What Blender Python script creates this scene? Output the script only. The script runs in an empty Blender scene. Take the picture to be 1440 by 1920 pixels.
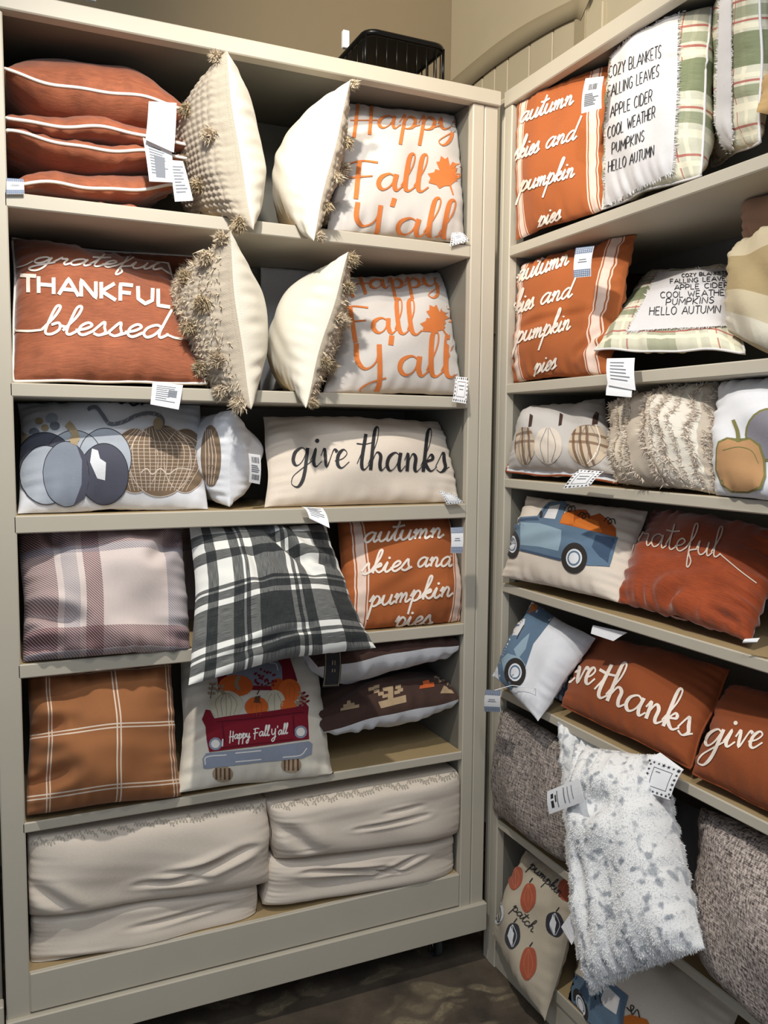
import bpy, math, random
import numpy as np
from mathutils import Matrix, Vector
from mathutils.geometry import tessellate_polygon

# ------------------------------------------------------------------ camera
CAM = np.array([-0.045, -2.319, 1.749])
_y, _p, _r = 0.42768, -0.08645, 0.00882
FW = np.array([math.sin(_y)*math.cos(_p), math.cos(_y)*math.cos(_p), math.sin(_p)])
_r0 = np.array([math.cos(_y), -math.sin(_y), 0]); _u0 = np.cross(_r0, FW)
RT = math.cos(_r)*_r0 + math.sin(_r)*_u0
UP = -math.sin(_r)*_r0 + math.cos(_r)*_u0
FPX = 1599.4
scn = bpy.context.scene
cd = bpy.data.cameras.new('camera'); cam = bpy.data.objects.new('camera', cd)
scn.collection.objects.link(cam); scn.camera = cam
cd.sensor_fit = 'HORIZONTAL'; cd.sensor_width = 36; cd.lens = 36*FPX/1440; cd.clip_start = .05
cam.matrix_world = Matrix(((RT[0], UP[0], -FW[0], CAM[0]), (RT[1], UP[1], -FW[1], CAM[1]), (RT[2], UP[2], -FW[2], CAM[2]), (0, 0, 0, 1)))

# ------------------------------------------------------------------ world, lights, exposure
wd = bpy.data.worlds.new('world'); scn.world = wd; wd.use_nodes = True
bg = wd.node_tree.nodes['Background']; bg.inputs[0].default_value = (.76, .86, 1, 1); bg.inputs[1].default_value = .42
def lamp(name, kind, loc, aim, power, color, size=.1, **kw):
    l = bpy.data.lights.new(name, kind); l.energy = power; l.color = color
    if kind == 'AREA': l.size = size
    else: l.shadow_soft_size = size
    for k, v in kw.items(): setattr(l, k, v)
    o = bpy.data.objects.new(name, l); scn.collection.objects.link(o); o.location = loc
    o.rotation_euler = (Vector(aim)-Vector(loc)).to_track_quat('-Z', 'Y').to_euler()
    return o
lamp('track_spot', 'SPOT', (.22, -.98, 3.12), (.75, -.1, .7), 120, (1, .94, .84), .035, spot_size=2.5, spot_blend=1.0)
lamp('ceiling_spot', 'SPOT', (.1, -2.5, 3.9), (1.0, 0, 1.1), 60, (1, .97, .93), .05, spot_size=1.5, spot_blend=.7)
lamp('wall_fill', 'SPOT', (-.2, -1.3, 3.7), (1.95, .55, 3.25), 230, (1, .88, .7), .05, spot_size=1.25, spot_blend=.8)  # added lamp out of view, brightens the right wall
lamp('area_fill', 'AREA', (-.2, -3.4, 4.0), (.9, 0, 1.0), 50, (.86, .93, 1), 1.6)  # unseen soft fill, added to lift the general light
scn.view_settings.view_transform = 'Standard'; scn.view_settings.look = 'None'
scn.view_settings.gamma = 1; scn.view_settings.exposure = 0.0; scn.view_settings.use_curve_mapping = False

# ------------------------------------------------------------------ helpers
rnd = random.Random(7); COL = scn.collection
def srgb(r, g, b, a=1):
    f = lambda c: (c/255/12.92) if c/255 <= .04045 else ((c/255+.055)/1.055)**2.4
    return (f(r), f(g), f(b), a)
def link(name, me, parent=None):
    o = bpy.data.objects.new(name, me); COL.objects.link(o)
    if parent: o.parent = parent
    return o
def empty(name, loc, label=None, cat=None, group=None):
    o = bpy.data.objects.new(name, None); COL.objects.link(o); o.location = [float(c) for c in loc]; o.empty_display_size = .05
    tag(o, label, cat, group); return o
def tag(o, label=None, cat=None, group=None, kind=None):
    if label: o['label'] = label
    if cat: o['category'] = cat
    if group: o['group'] = group
    if kind: o['kind'] = kind
    return o
def mesh(name, V, F, mats, parent=None, base=None, fm=None, smooth=True, uv=None):
    V = np.asarray(V, float)
    if base is not None: V = V - np.asarray(base)
    me = bpy.data.meshes.new(name); me.from_pydata(V.tolist(), [], F if isinstance(F, list) else F.tolist())
    for m in (mats if isinstance(mats, (list, tuple)) else [mats]): me.materials.append(m)
    if fm is not None: me.polygons.foreach_set('material_index', np.asarray(fm, dtype=np.int32))
    me.polygons.foreach_set('use_smooth', np.full(len(me.polygons), smooth))
    if uv is not None:
        ul = me.uv_layers.new(name='UVMap'); idx = np.empty(len(me.loops), dtype=np.int32)
        me.loops.foreach_get('vertex_index', idx); ul.data.foreach_set('uv', np.asarray(uv, dtype=np.float32)[idx].ravel())
    me.update(); return link(name, me, parent)
class Box:
    """collects bevelled boxes"""
    def __init__(s): s.V = []; s.F = []; s.M = []
    def add(s, lo, hi, bev=.002, m=0, mtop=None):
        lo = np.array(lo, float); hi = np.array(hi, float); b = min(bev, (hi-lo).min()*.4); n = len(s.V)
        for k in range(8):
            sg = np.array([(k >> i) & 1 for i in range(3)]); p = np.where(sg, hi, lo); d = np.where(sg, -1, 1)*b
            for ax in range(3):
                q = p+d; q[ax] = p[ax]; s.V.append(q)
        c = lambda k, ax: n+k*3+ax
        for ax in range(3):
            a, bb = (ax+1) % 3, (ax+2) % 3
            for sd in (0, 1):
                ks = [(sd << ax), (sd << ax) | (1 << a), (sd << ax) | (1 << a) | (1 << bb), (sd << ax) | (1 << bb)]
                f = [c(k, ax) for k in ks]
                if not sd: f = f[::-1]
                s.F.append(f); s.M.append(mtop if (mtop is not None and ax == 2 and sd) else m)
            for ka in (0, 1):
                for kb in (0, 1):
                    k0 = (ka << a) | (kb << bb); k1 = k0 | (1 << ax)
                    f = [c(k0, a), c(k1, a), c(k1, bb), c(k0, bb)]
                    if ka != kb: f = f[::-1]
                    s.F.append(f[::-1]); s.M.append(m)
        for k in range(8):
            f = [c(k, 0), c(k, 1), c(k, 2)]
            if bin(k).count('1') % 2 == 0: f = f[::-1]
            s.F.append(f); s.M.append(m)
        return s
    def build(s, name, mats, parent=None, base=None):
        return mesh(name, s.V, s.F, mats, parent, base, s.M, False)
def tube(P, r, n=8, closed=False):
    P = np.asarray(P, float); m = len(P)
    T = (np.roll(P, -1, 0)-np.roll(P, 1, 0)) if closed else np.gradient(P, axis=0)
    T /= np.linalg.norm(T, axis=1)[:, None]+1e-12
    ref = np.array([.31, .17, .93]); A = np.cross(T, ref); A /= np.linalg.norm(A, axis=1)[:, None]+1e-9; B = np.cross(T, A)
    ang = np.linspace(0, 2*math.pi, n, endpoint=False); r = np.broadcast_to(r, (m,))
    V = (P[:, None]+r[:, None, None]*(A[:, None]*np.cos(ang)[None, :, None]+B[:, None]*np.sin(ang)[None, :, None])).reshape(-1, 3)
    F = []
    for i in range(m if closed else m-1):
        j = (i+1) % m
        for k in range(n): F.append([i*n+k, i*n+(k+1) % n, j*n+(k+1) % n, j*n+k])
    if not closed: F.append(list(range(n))); F.append([(m-1)*n+k for k in range(n)][::-1])
    return V, F
class Multi:
    def __init__(s): s.V = []; s.F = []; s.M = []
    def add(s, V, F, m=0):
        n = len(s.V); s.V += [list(v) for v in V]; s.F += [[i+n for i in f] for f in F]; s.M += [m]*len(F); return s
    def build(s, name, mats, parent=None, base=None, smooth=True): return mesh(name, s.V, s.F, mats, parent, base, s.M, smooth)

# view ray through a photograph pixel, used to read off where a surveyed point lies on a known plane
def ray(x, y): return (x-720)/FPX*RT-(y-960)/FPX*UP+FW
def aty(x, y, Y): d = ray(x, y); return CAM+d*(Y-CAM[1])/d[1]
XR = 1.415
def atx(x, y, D): d = ray(x, y); return CAM+d*(XR+D-CAM[0])/d[0]
def project(P):
    d = P-CAM; z = d@FW; return np.stack([720+FPX*(d@RT)/z, 960-FPX*(d@UP)/z], -1)

# ------------------------------------------------------------------ materials
class NT:
    def __init__(s, name):
        s.m = bpy.data.materials.new(name); s.m.use_nodes = True; s.t = s.m.node_tree; s.b = s.t.nodes['Principled BSDF']
    def n(s, ty, **kw):
        o = s.t.nodes.new(ty)
        for k, v in kw.items(): setattr(o, k, v)
        return o
    def l(s, a, b): s.t.links.new(a, b)
    def val(s, x, inp):
        if isinstance(x, (int, float)): inp.default_value = x
        elif isinstance(x, tuple): inp.default_value = x
        else: s.l(x, inp)
    def math(s, op, a, b=0., c=0.):
        o = s.n('ShaderNodeMath', operation=op); s.val(a, o.inputs[0]); s.val(b, o.inputs[1]); s.val(c, o.inputs[2]); return o.outputs[0]
    def mix(s, f, a, b, mode='MIX'):
        o = s.n('ShaderNodeMix', data_type='RGBA', blend_type=mode); s.val(f, o.inputs[0]); s.val(a, o.inputs[6]); s.val(b, o.inputs[7]); return o.outputs[2]
    def coord(s, k='Object'): return s.n('ShaderNodeTexCoord').outputs[k]
    def noise(s, scale, detail=3, vec=None, rough=.55):
        o = s.n('ShaderNodeTexNoise'); o.inputs['Scale'].default_value = scale; o.inputs['Detail'].default_value = detail; o.inputs['Roughness'].default_value = rough
        s.l(vec if vec is not None else s.coord(), o.inputs['Vector']); return o.outputs[0]
    def ramp(s, f, *st):
        o = s.n('ShaderNodeValToRGB'); e = o.color_ramp.elements
        while len(e) < len(st): e.new(.5)
        for el, (p, c) in zip(e, st): el.position = p; el.color = c if isinstance(c, tuple) else (c, c, c, 1)
        s.l(f, o.inputs[0]); return o.outputs[0]
    def mapped(s, vec, scale):
        o = s.n('ShaderNodeMapping'); o.inputs['Scale'].default_value = scale; s.l(vec, o.inputs[0]); return o.outputs[0]
    def bump(s, h, strength, dist=.01):
        o = s.n('ShaderNodeBump'); o.inputs['Strength'].default_value = strength; o.inputs['Distance'].default_value = dist
        s.l(h, o.inputs['Height']); s.l(o.outputs[0], s.b.inputs['Normal'])
    def out(s, col, rough=.85, sheen=0, spec=.3):
        s.val(col, s.b.inputs['Base Color']); s.val(rough, s.b.inputs['Roughness']); s.b.inputs['Specular IOR Level'].default_value = spec
        if sheen: s.b.inputs['Sheen Weight'].default_value = sheen; s.b.inputs['Sheen Roughness'].default_value = .4
        return s.m
def scale_c(c, k): return (c[0]*k, c[1]*k, c[2]*k, 1)
def weave(t, f=420, strength=.35, uvf=None):
    """fine thread relief"""
    uv = t.coord('UV'); sp = t.n('ShaderNodeSeparateXYZ'); t.l(uv, sp.inputs[0])
    a = t.math('SINE', t.math('MULTIPLY', sp.outputs[0], f*2.)); b = t.math('SINE', t.math('MULTIPLY', sp.outputs[1], f*2.))
    w = t.math('MULTIPLY', a, b); n = t.noise(160, 3)
    h = t.math('ADD', t.math('MULTIPLY', w, .35), n); t.bump(h, strength, .002)
    return w
def fabric(name, c, var=.12, bump=.3, sheen=.1, f=420, nscale=9):
    t = NT(name); n = t.noise(nscale, 5); n2 = t.noise(220, 2)
    col = t.mix(n, scale_c(c, 1-var), scale_c(c, 1+var)); col = t.mix(t.math('MULTIPLY', n2, .35), col, scale_c(c, .72)); weave(t, f, bump); return t.out(col, .9, sheen)
def velvet(name, c):
    t = NT(name); v = t.mapped(t.coord('UV'), (4, 40, 1)); n = t.noise(3, 6, v, .7); n2 = t.noise(14, 4)
    f = t.math('ADD', t.math('MULTIPLY', n, .7), t.math('MULTIPLY', n2, .4))
    col = t.ramp(f, (.36, scale_c(c, .62)), (.55, c), (.74, scale_c(c, 1.4)))
    t.bump(n, .35, .004); return t.out(col, .75, .5)
def tweed(name, dark, light, f=(60, 60), contrast=(.4, .6)):
    t = NT(name); uv = t.coord('UV'); n1 = t.noise(1, 2, t.mapped(uv, (f[0]*2.6, f[1]*.35, 1))); n2 = t.noise(1, 2, t.mapped(uv, (f[0]*.35, f[1]*2.6, 1))); n3 = t.noise(170, 2)
    s = t.math('ADD', t.math('ADD', t.math('MULTIPLY', n1, .35), t.math('MULTIPLY', n2, .35)), t.math('MULTIPLY', n3, .3))
    col = t.ramp(s, (contrast[0], dark), (contrast[1], light)); t.bump(s, .7, .006); return t.out(col, .95)
def plaid(name, base, us, vs, bump=.35, twill=0, f=420, var=.1):
    """us / vs: (centre, half width, colour, opacity) stripes across the UV axes"""
    t = NT(name); uv = t.coord('UV'); sp = t.n('ShaderNodeSeparateXYZ'); t.l(uv, sp.inputs[0]); U, V = sp.outputs[0], sp.outputs[1]
    n = t.noise(10, 4); col = t.mix(n, scale_c(base, 1-var), scale_c(base, 1+var))
    tw = None
    if twill: tw = t.math('MULTIPLY_ADD', t.math('SINE', t.math('MULTIPLY', t.math('ADD', t.math('MULTIPLY', U, 1.1), V), twill)), .42, .58)
    th = t.noise(1, 2, t.mapped(uv, (900, 14, 1))); th2 = t.noise(1, 2, t.mapped(uv, (14, 900, 1)))
    for ax, lst, thr in ((U, us, th), (V, vs, th2)):
        for c, w, cc, op in lst:
            m = t.math('MULTIPLY', t.math('COMPARE', ax, c, w), op)
            if op < .95:
                m = t.math('MULTIPLY', m, tw if tw is not None else t.math('ADD', .55, thr))
            col = t.mix(m, col, cc)
    weave(t, f, bump); return t.out(col, .9, .1)
def plain(name, c, rough=.6, metal=0, spec=.4):
    t = NT(name); n = t.noise(30, 3); m = t.out(t.mix(n, scale_c(c, .95), scale_c(c, 1.05)), rough, 0, spec); t.b.inputs['Metallic'].default_value = metal; return m
CREAM = srgb(232, 226, 212); RUST = srgb(176, 92, 58); ORANGE = srgb(172, 96, 52); WHITE = srgb(240, 238, 234)
def paint(name, c):
    t = NT(name); n = t.noise(4, 5); n2 = t.noise(1, 2, t.mapped(t.coord(), (30, 30, 2))); col = t.mix(n, scale_c(c, .93), scale_c(c, 1.05)); t.bump(n2, .05, .002); return t.out(col, .5, 0, .4)
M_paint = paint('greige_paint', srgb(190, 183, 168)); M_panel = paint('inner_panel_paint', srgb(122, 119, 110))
M_top = paint('tan_laminate', srgb(172, 150, 112)); M_wall = paint('warm_wall_paint', srgb(205, 194, 168)); M_wall2 = paint('shaded_wall_paint', srgb(158, 143, 118)); M_band = paint('band_paint', srgb(172, 160, 134))  # back wall's weaker light is put into its darker wall colour
M_white = plain('white_card', srgb(238, 240, 245), .6); M_ink = plain('dark_ink', srgb(38, 38, 42), .7); M_grey = plain('grey_ink', srgb(120, 125, 135), .7)
M_black = plain('black_wire', srgb(24, 24, 24), .3, .6); M_chrome = plain('chrome', srgb(190, 190, 195), .2, 1); M_rubber = plain('grey_rubber', srgb(60, 62, 64), .6)
M_cream = fabric('cream_cotton', CREAM, .05); M_natural = fabric('natural_linen', srgb(226, 214, 200), .06); M_white_f = fabric('white_cotton', srgb(232, 234, 240), .04)
M_ltgrey = fabric('pale_grey_linen', srgb(205, 200, 196), .06)
M_rustv = velvet('rust_velvet', srgb(156, 90, 62)); M_orangev = velvet('burnt_orange_velvet', srgb(150, 66, 30)); M_rustp = fabric('rust_cotton', srgb(150, 78, 42), .06)
M_pipe = plain('white_piping', srgb(240, 236, 230), .7); M_thread = plain('white_embroidery', srgb(244, 232, 220), .8); M_thread2 = plain('beige_thread', srgb(216, 200, 186), .8)
M_oprint = fabric('orange_print', srgb(208, 120, 62), .12); M_brown = fabric('dark_brown_cotton', srgb(70, 50, 44), .08)
M_knit = fabric('oatmeal_knit', srgb(192, 180, 163), .14, .6); M_tuft = fabric('oatmeal_yarn', srgb(208, 192, 168), .2)
M_mag = None

# ------------------------------------------------------------------ stroke lettering
G = {
'a': (1.25, [[(.95,.8),(.6,1),(.2,.75),(.1,.3),(.35,0),(.7,.25),(.95,.9)], [(.95,1),(.9,.35),(1.05,0),(1.35,.3)]]),
'b': (1.1, [[(0,.3),(.4,1.4),(.5,2.2),(.28,2.2),(.2,1),(.25,.1),(.6,0),(.9,.4),(.75,.9),(.4,.75)], [(.85,.7),(1.15,.6)]]),
'c': (.95, [[(.85,.8),(.55,1),(.15,.6),(.25,.05),(.6,0),(1.0,.35)]]),
'd': (1.25, [[(.95,.8),(.6,1),(.2,.75),(.1,.3),(.35,0),(.7,.25),(.95,.9)], [(1.05,2.3),(.95,1.2),(.9,.35),(1.05,0),(1.4,.3)]]),
'e': (.9, [[(0,.35),(.5,.5),(.75,.8),(.5,1),(.2,.7),(.2,.2),(.5,0),(.95,.35)]]),
'f': (.85, [[(0,.3),(.5,1.3),(.6,2.1),(.4,2.2),(.3,1.5),(.3,-.7),(.45,-1.1),(.6,-.6),(.3,.1),(.9,.35)]]),
'g': (1.25, [[(.95,.8),(.6,1),(.2,.75),(.1,.3),(.35,0),(.7,.25),(.95,.9)], [(.97,1),(.92,-.5),(.6,-1.15),(.15,-1),(.3,-.5),(1.35,.3)]]),
'h': (1.2, [[(0,.3),(.45,1.5),(.5,2.25),(.25,2.1),(.2,0)], [(.2,.3),(.5,.95),(.8,.8),(.8,.3),(.95,0),(1.3,.3)]]),
'i': (.65, [[(0,.3),(.25,1),(.2,.3),(.4,0),(.75,.3)], [(.3,1.42),(.34,1.55)]]),
'k': (1.0, [[(0,.3),(.45,1.5),(.5,2.25),(.25,2.1),(.2,0)], [(.2,.4),(.6,.95),(.75,.7),(.3,.5),(.7,.05),(1.1,.3)]]),
'l': (.65, [[(0,.3),(.45,1.5),(.5,2.25),(.25,2.1),(.2,.4),(.4,0),(.75,.3)]]),
'm': (1.5, [[(0,.6),(.2,.98),(.25,0)], [(.25,.4),(.5,.95),(.65,.8),(.65,0)], [(.65,.4),(.95,.95),(1.1,.7),(1.1,.2),(1.25,0),(1.6,.3)]]),
'n': (1.15, [[(0,.6),(.2,.98),(.25,0)], [(.25,.4),(.5,.95),(.75,.75),(.75,.2),(.9,0),(1.25,.3)]]),
'p': (1.1, [[(0,.5),(.27,1.05),(.22,-1.3)], [(.25,.4),(.55,1),(.9,.7),(.8,.15),(.45,0),(.27,.2)], [(.8,.15),(1.2,.35)]]),
'r': (.95, [[(0,.3),(.3,1.05),(.35,.85),(.7,.85),(.65,.3),(.8,0),(1.05,.3)]]),
's': (.85, [[(0,.3),(.42,1.1),(.55,.65),(.68,.25),(.4,0),(.08,.15)], [(.5,.03),(.95,.3)]]),
't': (.75, [[(0,.3),(.35,1.2),(.42,1.95)], [(.42,1.95),(.3,.4),(.5,0),(.85,.3)], [(-.15,1.4),(.4,1.38),(.95,1.5)]]),
'u': (1.2, [[(0,.4),(.15,1),(.15,.3),(.4,0),(.75,.3),(.88,1)], [(.88,1),(.85,.3),(1,0),(1.3,.3)]]),
'v': (.95, [[(0,.6),(.2,1),(.45,0),(.8,.95),(1.05,.85)]]),
'y': (1.2, [[(0,.5),(.15,1),(.2,.4),(.45,.1),(.8,.4),(.92,1)], [(.92,1),(.85,-.6),(.5,-1.2),(.2,-.9),(.6,-.4),(1.3,.2)]]),
"'": (.5, [[(.25,2.0),(.2,1.5)]]), ' ': (.7, []),
'H': (1.5, [[(.25,1.9),(.3,-.9)], [(1.05,1.75),(1.15,-.6)], [(-.05,.5),(1.5,.6)]]),
'F': (1.35, [[(.35,1.7),(.4,-.7)], [(-.1,1.5),(.5,1.7),(1.3,1.65)], [(-.05,.6),(1.1,.8)]]),
'Y': (1.3, [[(0,1.5),(.05,.6),(.4,.2),(.85,.6),(1,1.5)], [(1,1.5),(.98,-.6),(.5,-1.25),(.15,-.9),(.6,-.5),(1.3,-.2)]]),
}
C = {
'A': (.9, [[(0,0),(.4,1),(.8,0)], [(.13,.35),(.67,.35)]]), 'B': (.8, [[(0,0),(0,1),(.45,.95),(.5,.7),(.4,.53),(0,.5)], [(.4,.53),(.6,.3),(.5,.03),(0,0)]]),
'C': (.8, [[(.6,.85),(.35,1),(.05,.75),(.05,.25),(.3,0),(.6,.12)]]), 'D': (.85, [[(0,0),(0,1),(.4,.92),(.62,.6),(.6,.3),(.4,.05),(0,0)]]),
'E': (.72, [[(.5,1),(0,1),(0,0),(.52,0)], [(0,.52),(.42,.52)]]), 'F': (.7, [[(.5,1),(0,1),(0,0)], [(0,.52),(.42,.52)]]),
'G': (.85, [[(.6,.85),(.35,1),(.05,.75),(.05,.25),(.3,0),(.6,.15),(.6,.45),(.38,.45)]]), 'H': (.8, [[(0,0),(0,1)], [(.6,0),(.6,1)], [(0,.52),(.6,.52)]]),
'I': (.3, [[(.05,0),(.05,1)]]), 'K': (.78, [[(0,0),(0,1)], [(.55,1),(.02,.45),(.6,0)]]), 'L': (.65, [[(0,1),(0,0),(.48,0)]]),
'M': (.98, [[(0,0),(.05,1),(.4,.3),(.75,1),(.8,0)]]), 'N': (.82, [[(0,0),(0,1),(.6,0),(.6,1)]]), 'O': (.9, [[(.35,1),(.06,.75),(.06,.25),(.35,0),(.65,.25),(.65,.75),(.35,1)]]),
'P': (.75, [[(0,0),(0,1),(.45,.95),(.52,.72),(.42,.5),(0,.45)]]), 'R': (.8, [[(0,0),(0,1),(.45,.95),(.52,.72),(.42,.5),(0,.48)], [(.25,.48),(.6,0)]]),
'S': (.7, [[(.5,.85),(.28,1),(.05,.8),(.1,.58),(.42,.42),(.5,.2),(.25,0),(0,.15)]]), 'T': (.72, [[(-.02,1),(.62,1)], [(.3,1),(.3,0)]]),
'U': (.82, [[(0,1),(.02,.25),(.3,0),(.58,.25),(.6,1)]]), 'V': (.8, [[(0,1),(.32,0),(.64,1)]]), 'W': (1.1, [[(0,1),(.22,0),(.45,.75),(.68,0),(.9,1)]]),
'Y': (.75, [[(0,1),(.3,.5),(.6,1)], [(.3,.5),(.3,0)]]), 'Z': (.75, [[(0,1),(.55,1),(0,0),(.58,0)]]), ' ': (.55, []),
}
def smooth_line(p, k=5):
    p = np.array(p, float)
    if len(p) < 3: return p[0]+(p[-1]-p[0])*np.linspace(0, 1, 6)[:, None]
    q = np.vstack([2*p[0]-p[1], p, 2*p[-1]-p[-2]]); out = []
    for i in range(1, len(q)-2):
        for t in np.linspace(0, 1, k, endpoint=False):
            a, b, c, d = q[i-1:i+3]; out.append(.5*((2*b)+(-a+c)*t+(2*a-5*b+4*c-d)*t*t+(-a+3*b-3*c+d)*t**3))
    out.append(p[-1]); return np.array(out)
def dense_line(p, step=5):
    p = np.array(p, float); out = []
    for a, b in zip(p[:-1], p[1:]):
        n = max(1, int(np.linalg.norm(b-a)/step)); out += [a+(b-a)*i/n for i in range(n)]
    out.append(p[-1]); return np.array(out)

# ------------------------------------------------------------------ cushions
class Cushion:
    """soft pillow: bilinear sheet between four corners, swollen to both sides, pinched at the seams"""
    def __init__(s, corners, tf, tb, hint=None, pinch=.05, p=2.3, q=.55, wr=.0065, seed=0, creases=(), clamp=None, lump=.1, knit=0, wob=.004):
        s.C = np.array(corners, float); TL, TR, BR, BL = s.C; s.tf = tf; s.tb = tb; s.pinch = pinch; s.p = p; s.q = q; s.wr = wr
        N = np.cross(TR-BL, TL-BR); N /= np.linalg.norm(N); s.cen = s.C.mean(0); h = (CAM-s.cen) if hint is None else np.array(hint, float)
        s.flip = N@h < 0; s.N = -N if s.flip else N
        r = np.random.RandomState(seed); s.ph = r.rand(24)*6.28; s.fr = 1.2+r.rand(12)*2.6; s.creases = creases; s.clamp = clamp; s.lump = lump; s.knit = knit; s.wob = wob
        s.W = (np.linalg.norm(TR-TL)+np.linalg.norm(BR-BL))/2; s.H = (np.linalg.norm(TL-BL)+np.linalg.norm(TR-BR))/2
    def f(s, u, v, side=1):
        u = np.asarray(u, float); v = np.asarray(v, float); ph, fr = s.ph, s.fr
        a = 1-s.pinch*(1-v*v); b = 1-s.pinch*(1-u*u); uu = u*a+.008*np.sin(v*5+ph[0]); vv = v*b+.008*np.sin(u*5+ph[1])
        TL, TR, BR, BL = s.C; x = ((uu+1)/2)[..., None]; y = ((vv+1)/2)[..., None]
        P = (TL*(1-x)+TR*x)*y+(BL*(1-x)+BR*x)*(1-y)
        e = np.clip(1-np.abs(u)**s.p, 0, 1)*np.clip(1-np.abs(v)**s.p, 0, 1); pr = e**s.q
        lump = 1+s.lump*(np.sin(u*fr[0]+v*fr[1]+ph[2])+np.sin(v*fr[2]*1.3-u*fr[3]+ph[3])+.5*np.sin(u*fr[4]*2.1+v*fr[5]*1.7+ph[4]))
        T = s.tf if side > 0 else s.tb
        d = T*pr*lump
        m = np.minimum(pr*2.2, 1)*np.clip(1.25-pr, 0, 1)
        au, av = np.abs(u)**5, np.abs(v)**5; o = 6 if side > 0 else 12
        d = d+s.wr*m*(av*(np.sin(u*19+3*np.sin(u*3+ph[o])+ph[o+1])+.6*np.sin(u*37+ph[o+2]))+au*(np.sin(v*19+3*np.sin(v*3+ph[o+3])+ph[o+4])+.6*np.sin(v*37+ph[o+5])))
        d = d+s.wr*.55*pr*np.sin(6*u+7*v*np.sin(ph[5])+2*np.sin(4*v+ph[7]))*np.sin(5*v-4*u*np.cos(ph[8])+ph[9])
        if side > 0:
            for (u0, v0, u1, v1, dep, w) in s.creases:
                D = np.array([u1-u0, v1-v0]); t = np.clip(((u-u0)*D[0]+(v-v0)*D[1])/(D@D), 0, 1)
                r2 = (u-u0-t*D[0])**2+(v-v0-t*D[1])**2; fade = np.sin(np.clip(t, .04, .96)*math.pi)**.5
                d = d-dep*fade*np.exp(-r2/(w*w))+dep*.35*fade*np.exp(-((np.sqrt(r2)-2.2*w)/w)**2)
            if s.knit:
                kx, ky = u*s.knit, v*s.knit*1.3; col = np.abs(np.sin(kx)); ch = .5+.5*np.sin(ky*2+4*np.abs(((kx/math.pi) % 1)-.5)); d = d+.0065*np.minimum(pr*2.5, 1)*(col*ch)**.6
        P = P+s.N*(d*side+s.wob*(np.sin(u*4+ph[10])+.6*np.sin(v*5+ph[11])+.4*np.sin(u*9+ph[6])))[..., None]
        if s.clamp: P = s.clamp(P)
        return P
    def normal(s, u, v, side=1):
        h = 1e-3; a = s.f(np.clip(u+h, -1, 1), v, side)-s.f(np.clip(u-h, -1, 1), v, side); b = s.f(u, np.clip(v+h, -1, 1), side)-s.f(u, np.clip(v-h, -1, 1), side)
        n = np.cross(a, b); n /= np.linalg.norm(n, axis=-1)[..., None]+1e-12
        sg = np.sign((n*s.N).sum(-1)+1e-9)*side; return n*sg[..., None]
    def inv(s, px):
        """surface coordinates seen at the surveyed photograph points"""
        if not hasattr(s, 'gp'):
            g = np.linspace(-.985, .985, 61); s.gu, s.gv = [a.ravel() for a in np.meshgrid(g, g)]; P = s.f(s.gu, s.gv); s.gp = project(P)
            n = s.normal(s.gu, s.gv); s.gp[((CAM-P)*n).sum(-1) < 0] += 1e5
        px = np.asarray(px, float); u = np.empty(len(px)); v = np.empty(len(px))
        for i in range(0, len(px), 512):
            k = ((px[i:i+512, None]-s.gp[None])**2).sum(-1).argmin(1); u[i:i+512] = s.gu[k]; v[i:i+512] = s.gv[k]
        for _ in range(4):
            h = 2e-3; p0 = project(s.f(u, v)); pu = (project(s.f(u+h, v))-p0)/h; pv = (project(s.f(u, v+h))-p0)/h; r = px-p0
            det = pu[:, 0]*pv[:, 1]-pu[:, 1]*pv[:, 0]; det = np.where(np.abs(det) < 1e-3, 1e9, det)
            du = (r[:, 0]*pv[:, 1]-r[:, 1]*pv[:, 0])/det; dv = (pu[:, 0]*r[:, 1]-pu[:, 1]*r[:, 0])/det
            u = np.clip(u+np.clip(du, -.05, .05), -.985, .985); v = np.clip(v+np.clip(dv, -.05, .05), -.985, .985)
        return u, v
    def build(s, mats, parent, base, n=56, names=('front_panel', 'back_panel'), piping=None, one=False):
        t = np.linspace(-1, 1, n+1); g = .45*t+.55*np.sin(t*math.pi/2); u, v = np.meshgrid(g, g); N1 = n+1
        idx = np.arange(N1*N1).reshape(N1, N1); q = np.stack([idx[:-1, :-1], idx[:-1, 1:], idx[1:, 1:], idx[1:, :-1]], -1).reshape(-1, 4)
        uv = np.stack([(u.ravel()+1)/2, (v.ravel()+1)/2], -1)
        obs = []
        A = s.f(u.ravel(), v.ravel(), 1); B = s.f(u.ravel(), v.ravel(), -1)
        qf = q[:, ::-1] if s.flip else q; qb = q if s.flip else q[:, ::-1]
        if one:
            V = np.vstack([A, B]); F = np.vstack([qf, qb+len(A)]); fm = np.r_[np.zeros(len(qf)), np.ones(len(qb))] if len(mats) > 1 else None
            obs.append(mesh('cover', V, F, list(mats), parent, base, fm, True, np.vstack([uv, uv])))
        else:
            obs.append(mesh(names[0], A, qf, mats[0], parent, base, None, True, uv)); obs.append(mesh(names[1], B, qb, mats[-1], parent, base, None, True, uv))
        if piping:
            e = np.linspace(-1, 1, 40, endpoint=False); o = np.ones(40)
            U = np.r_[e, o, -e, -o]; Vv = np.r_[-o, e, o, -e]; P = s.f(U, Vv); V, F = tube(P, piping[1], 6, True); mesh('piping', V, F, piping[0], parent, base)
        return obs

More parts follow.
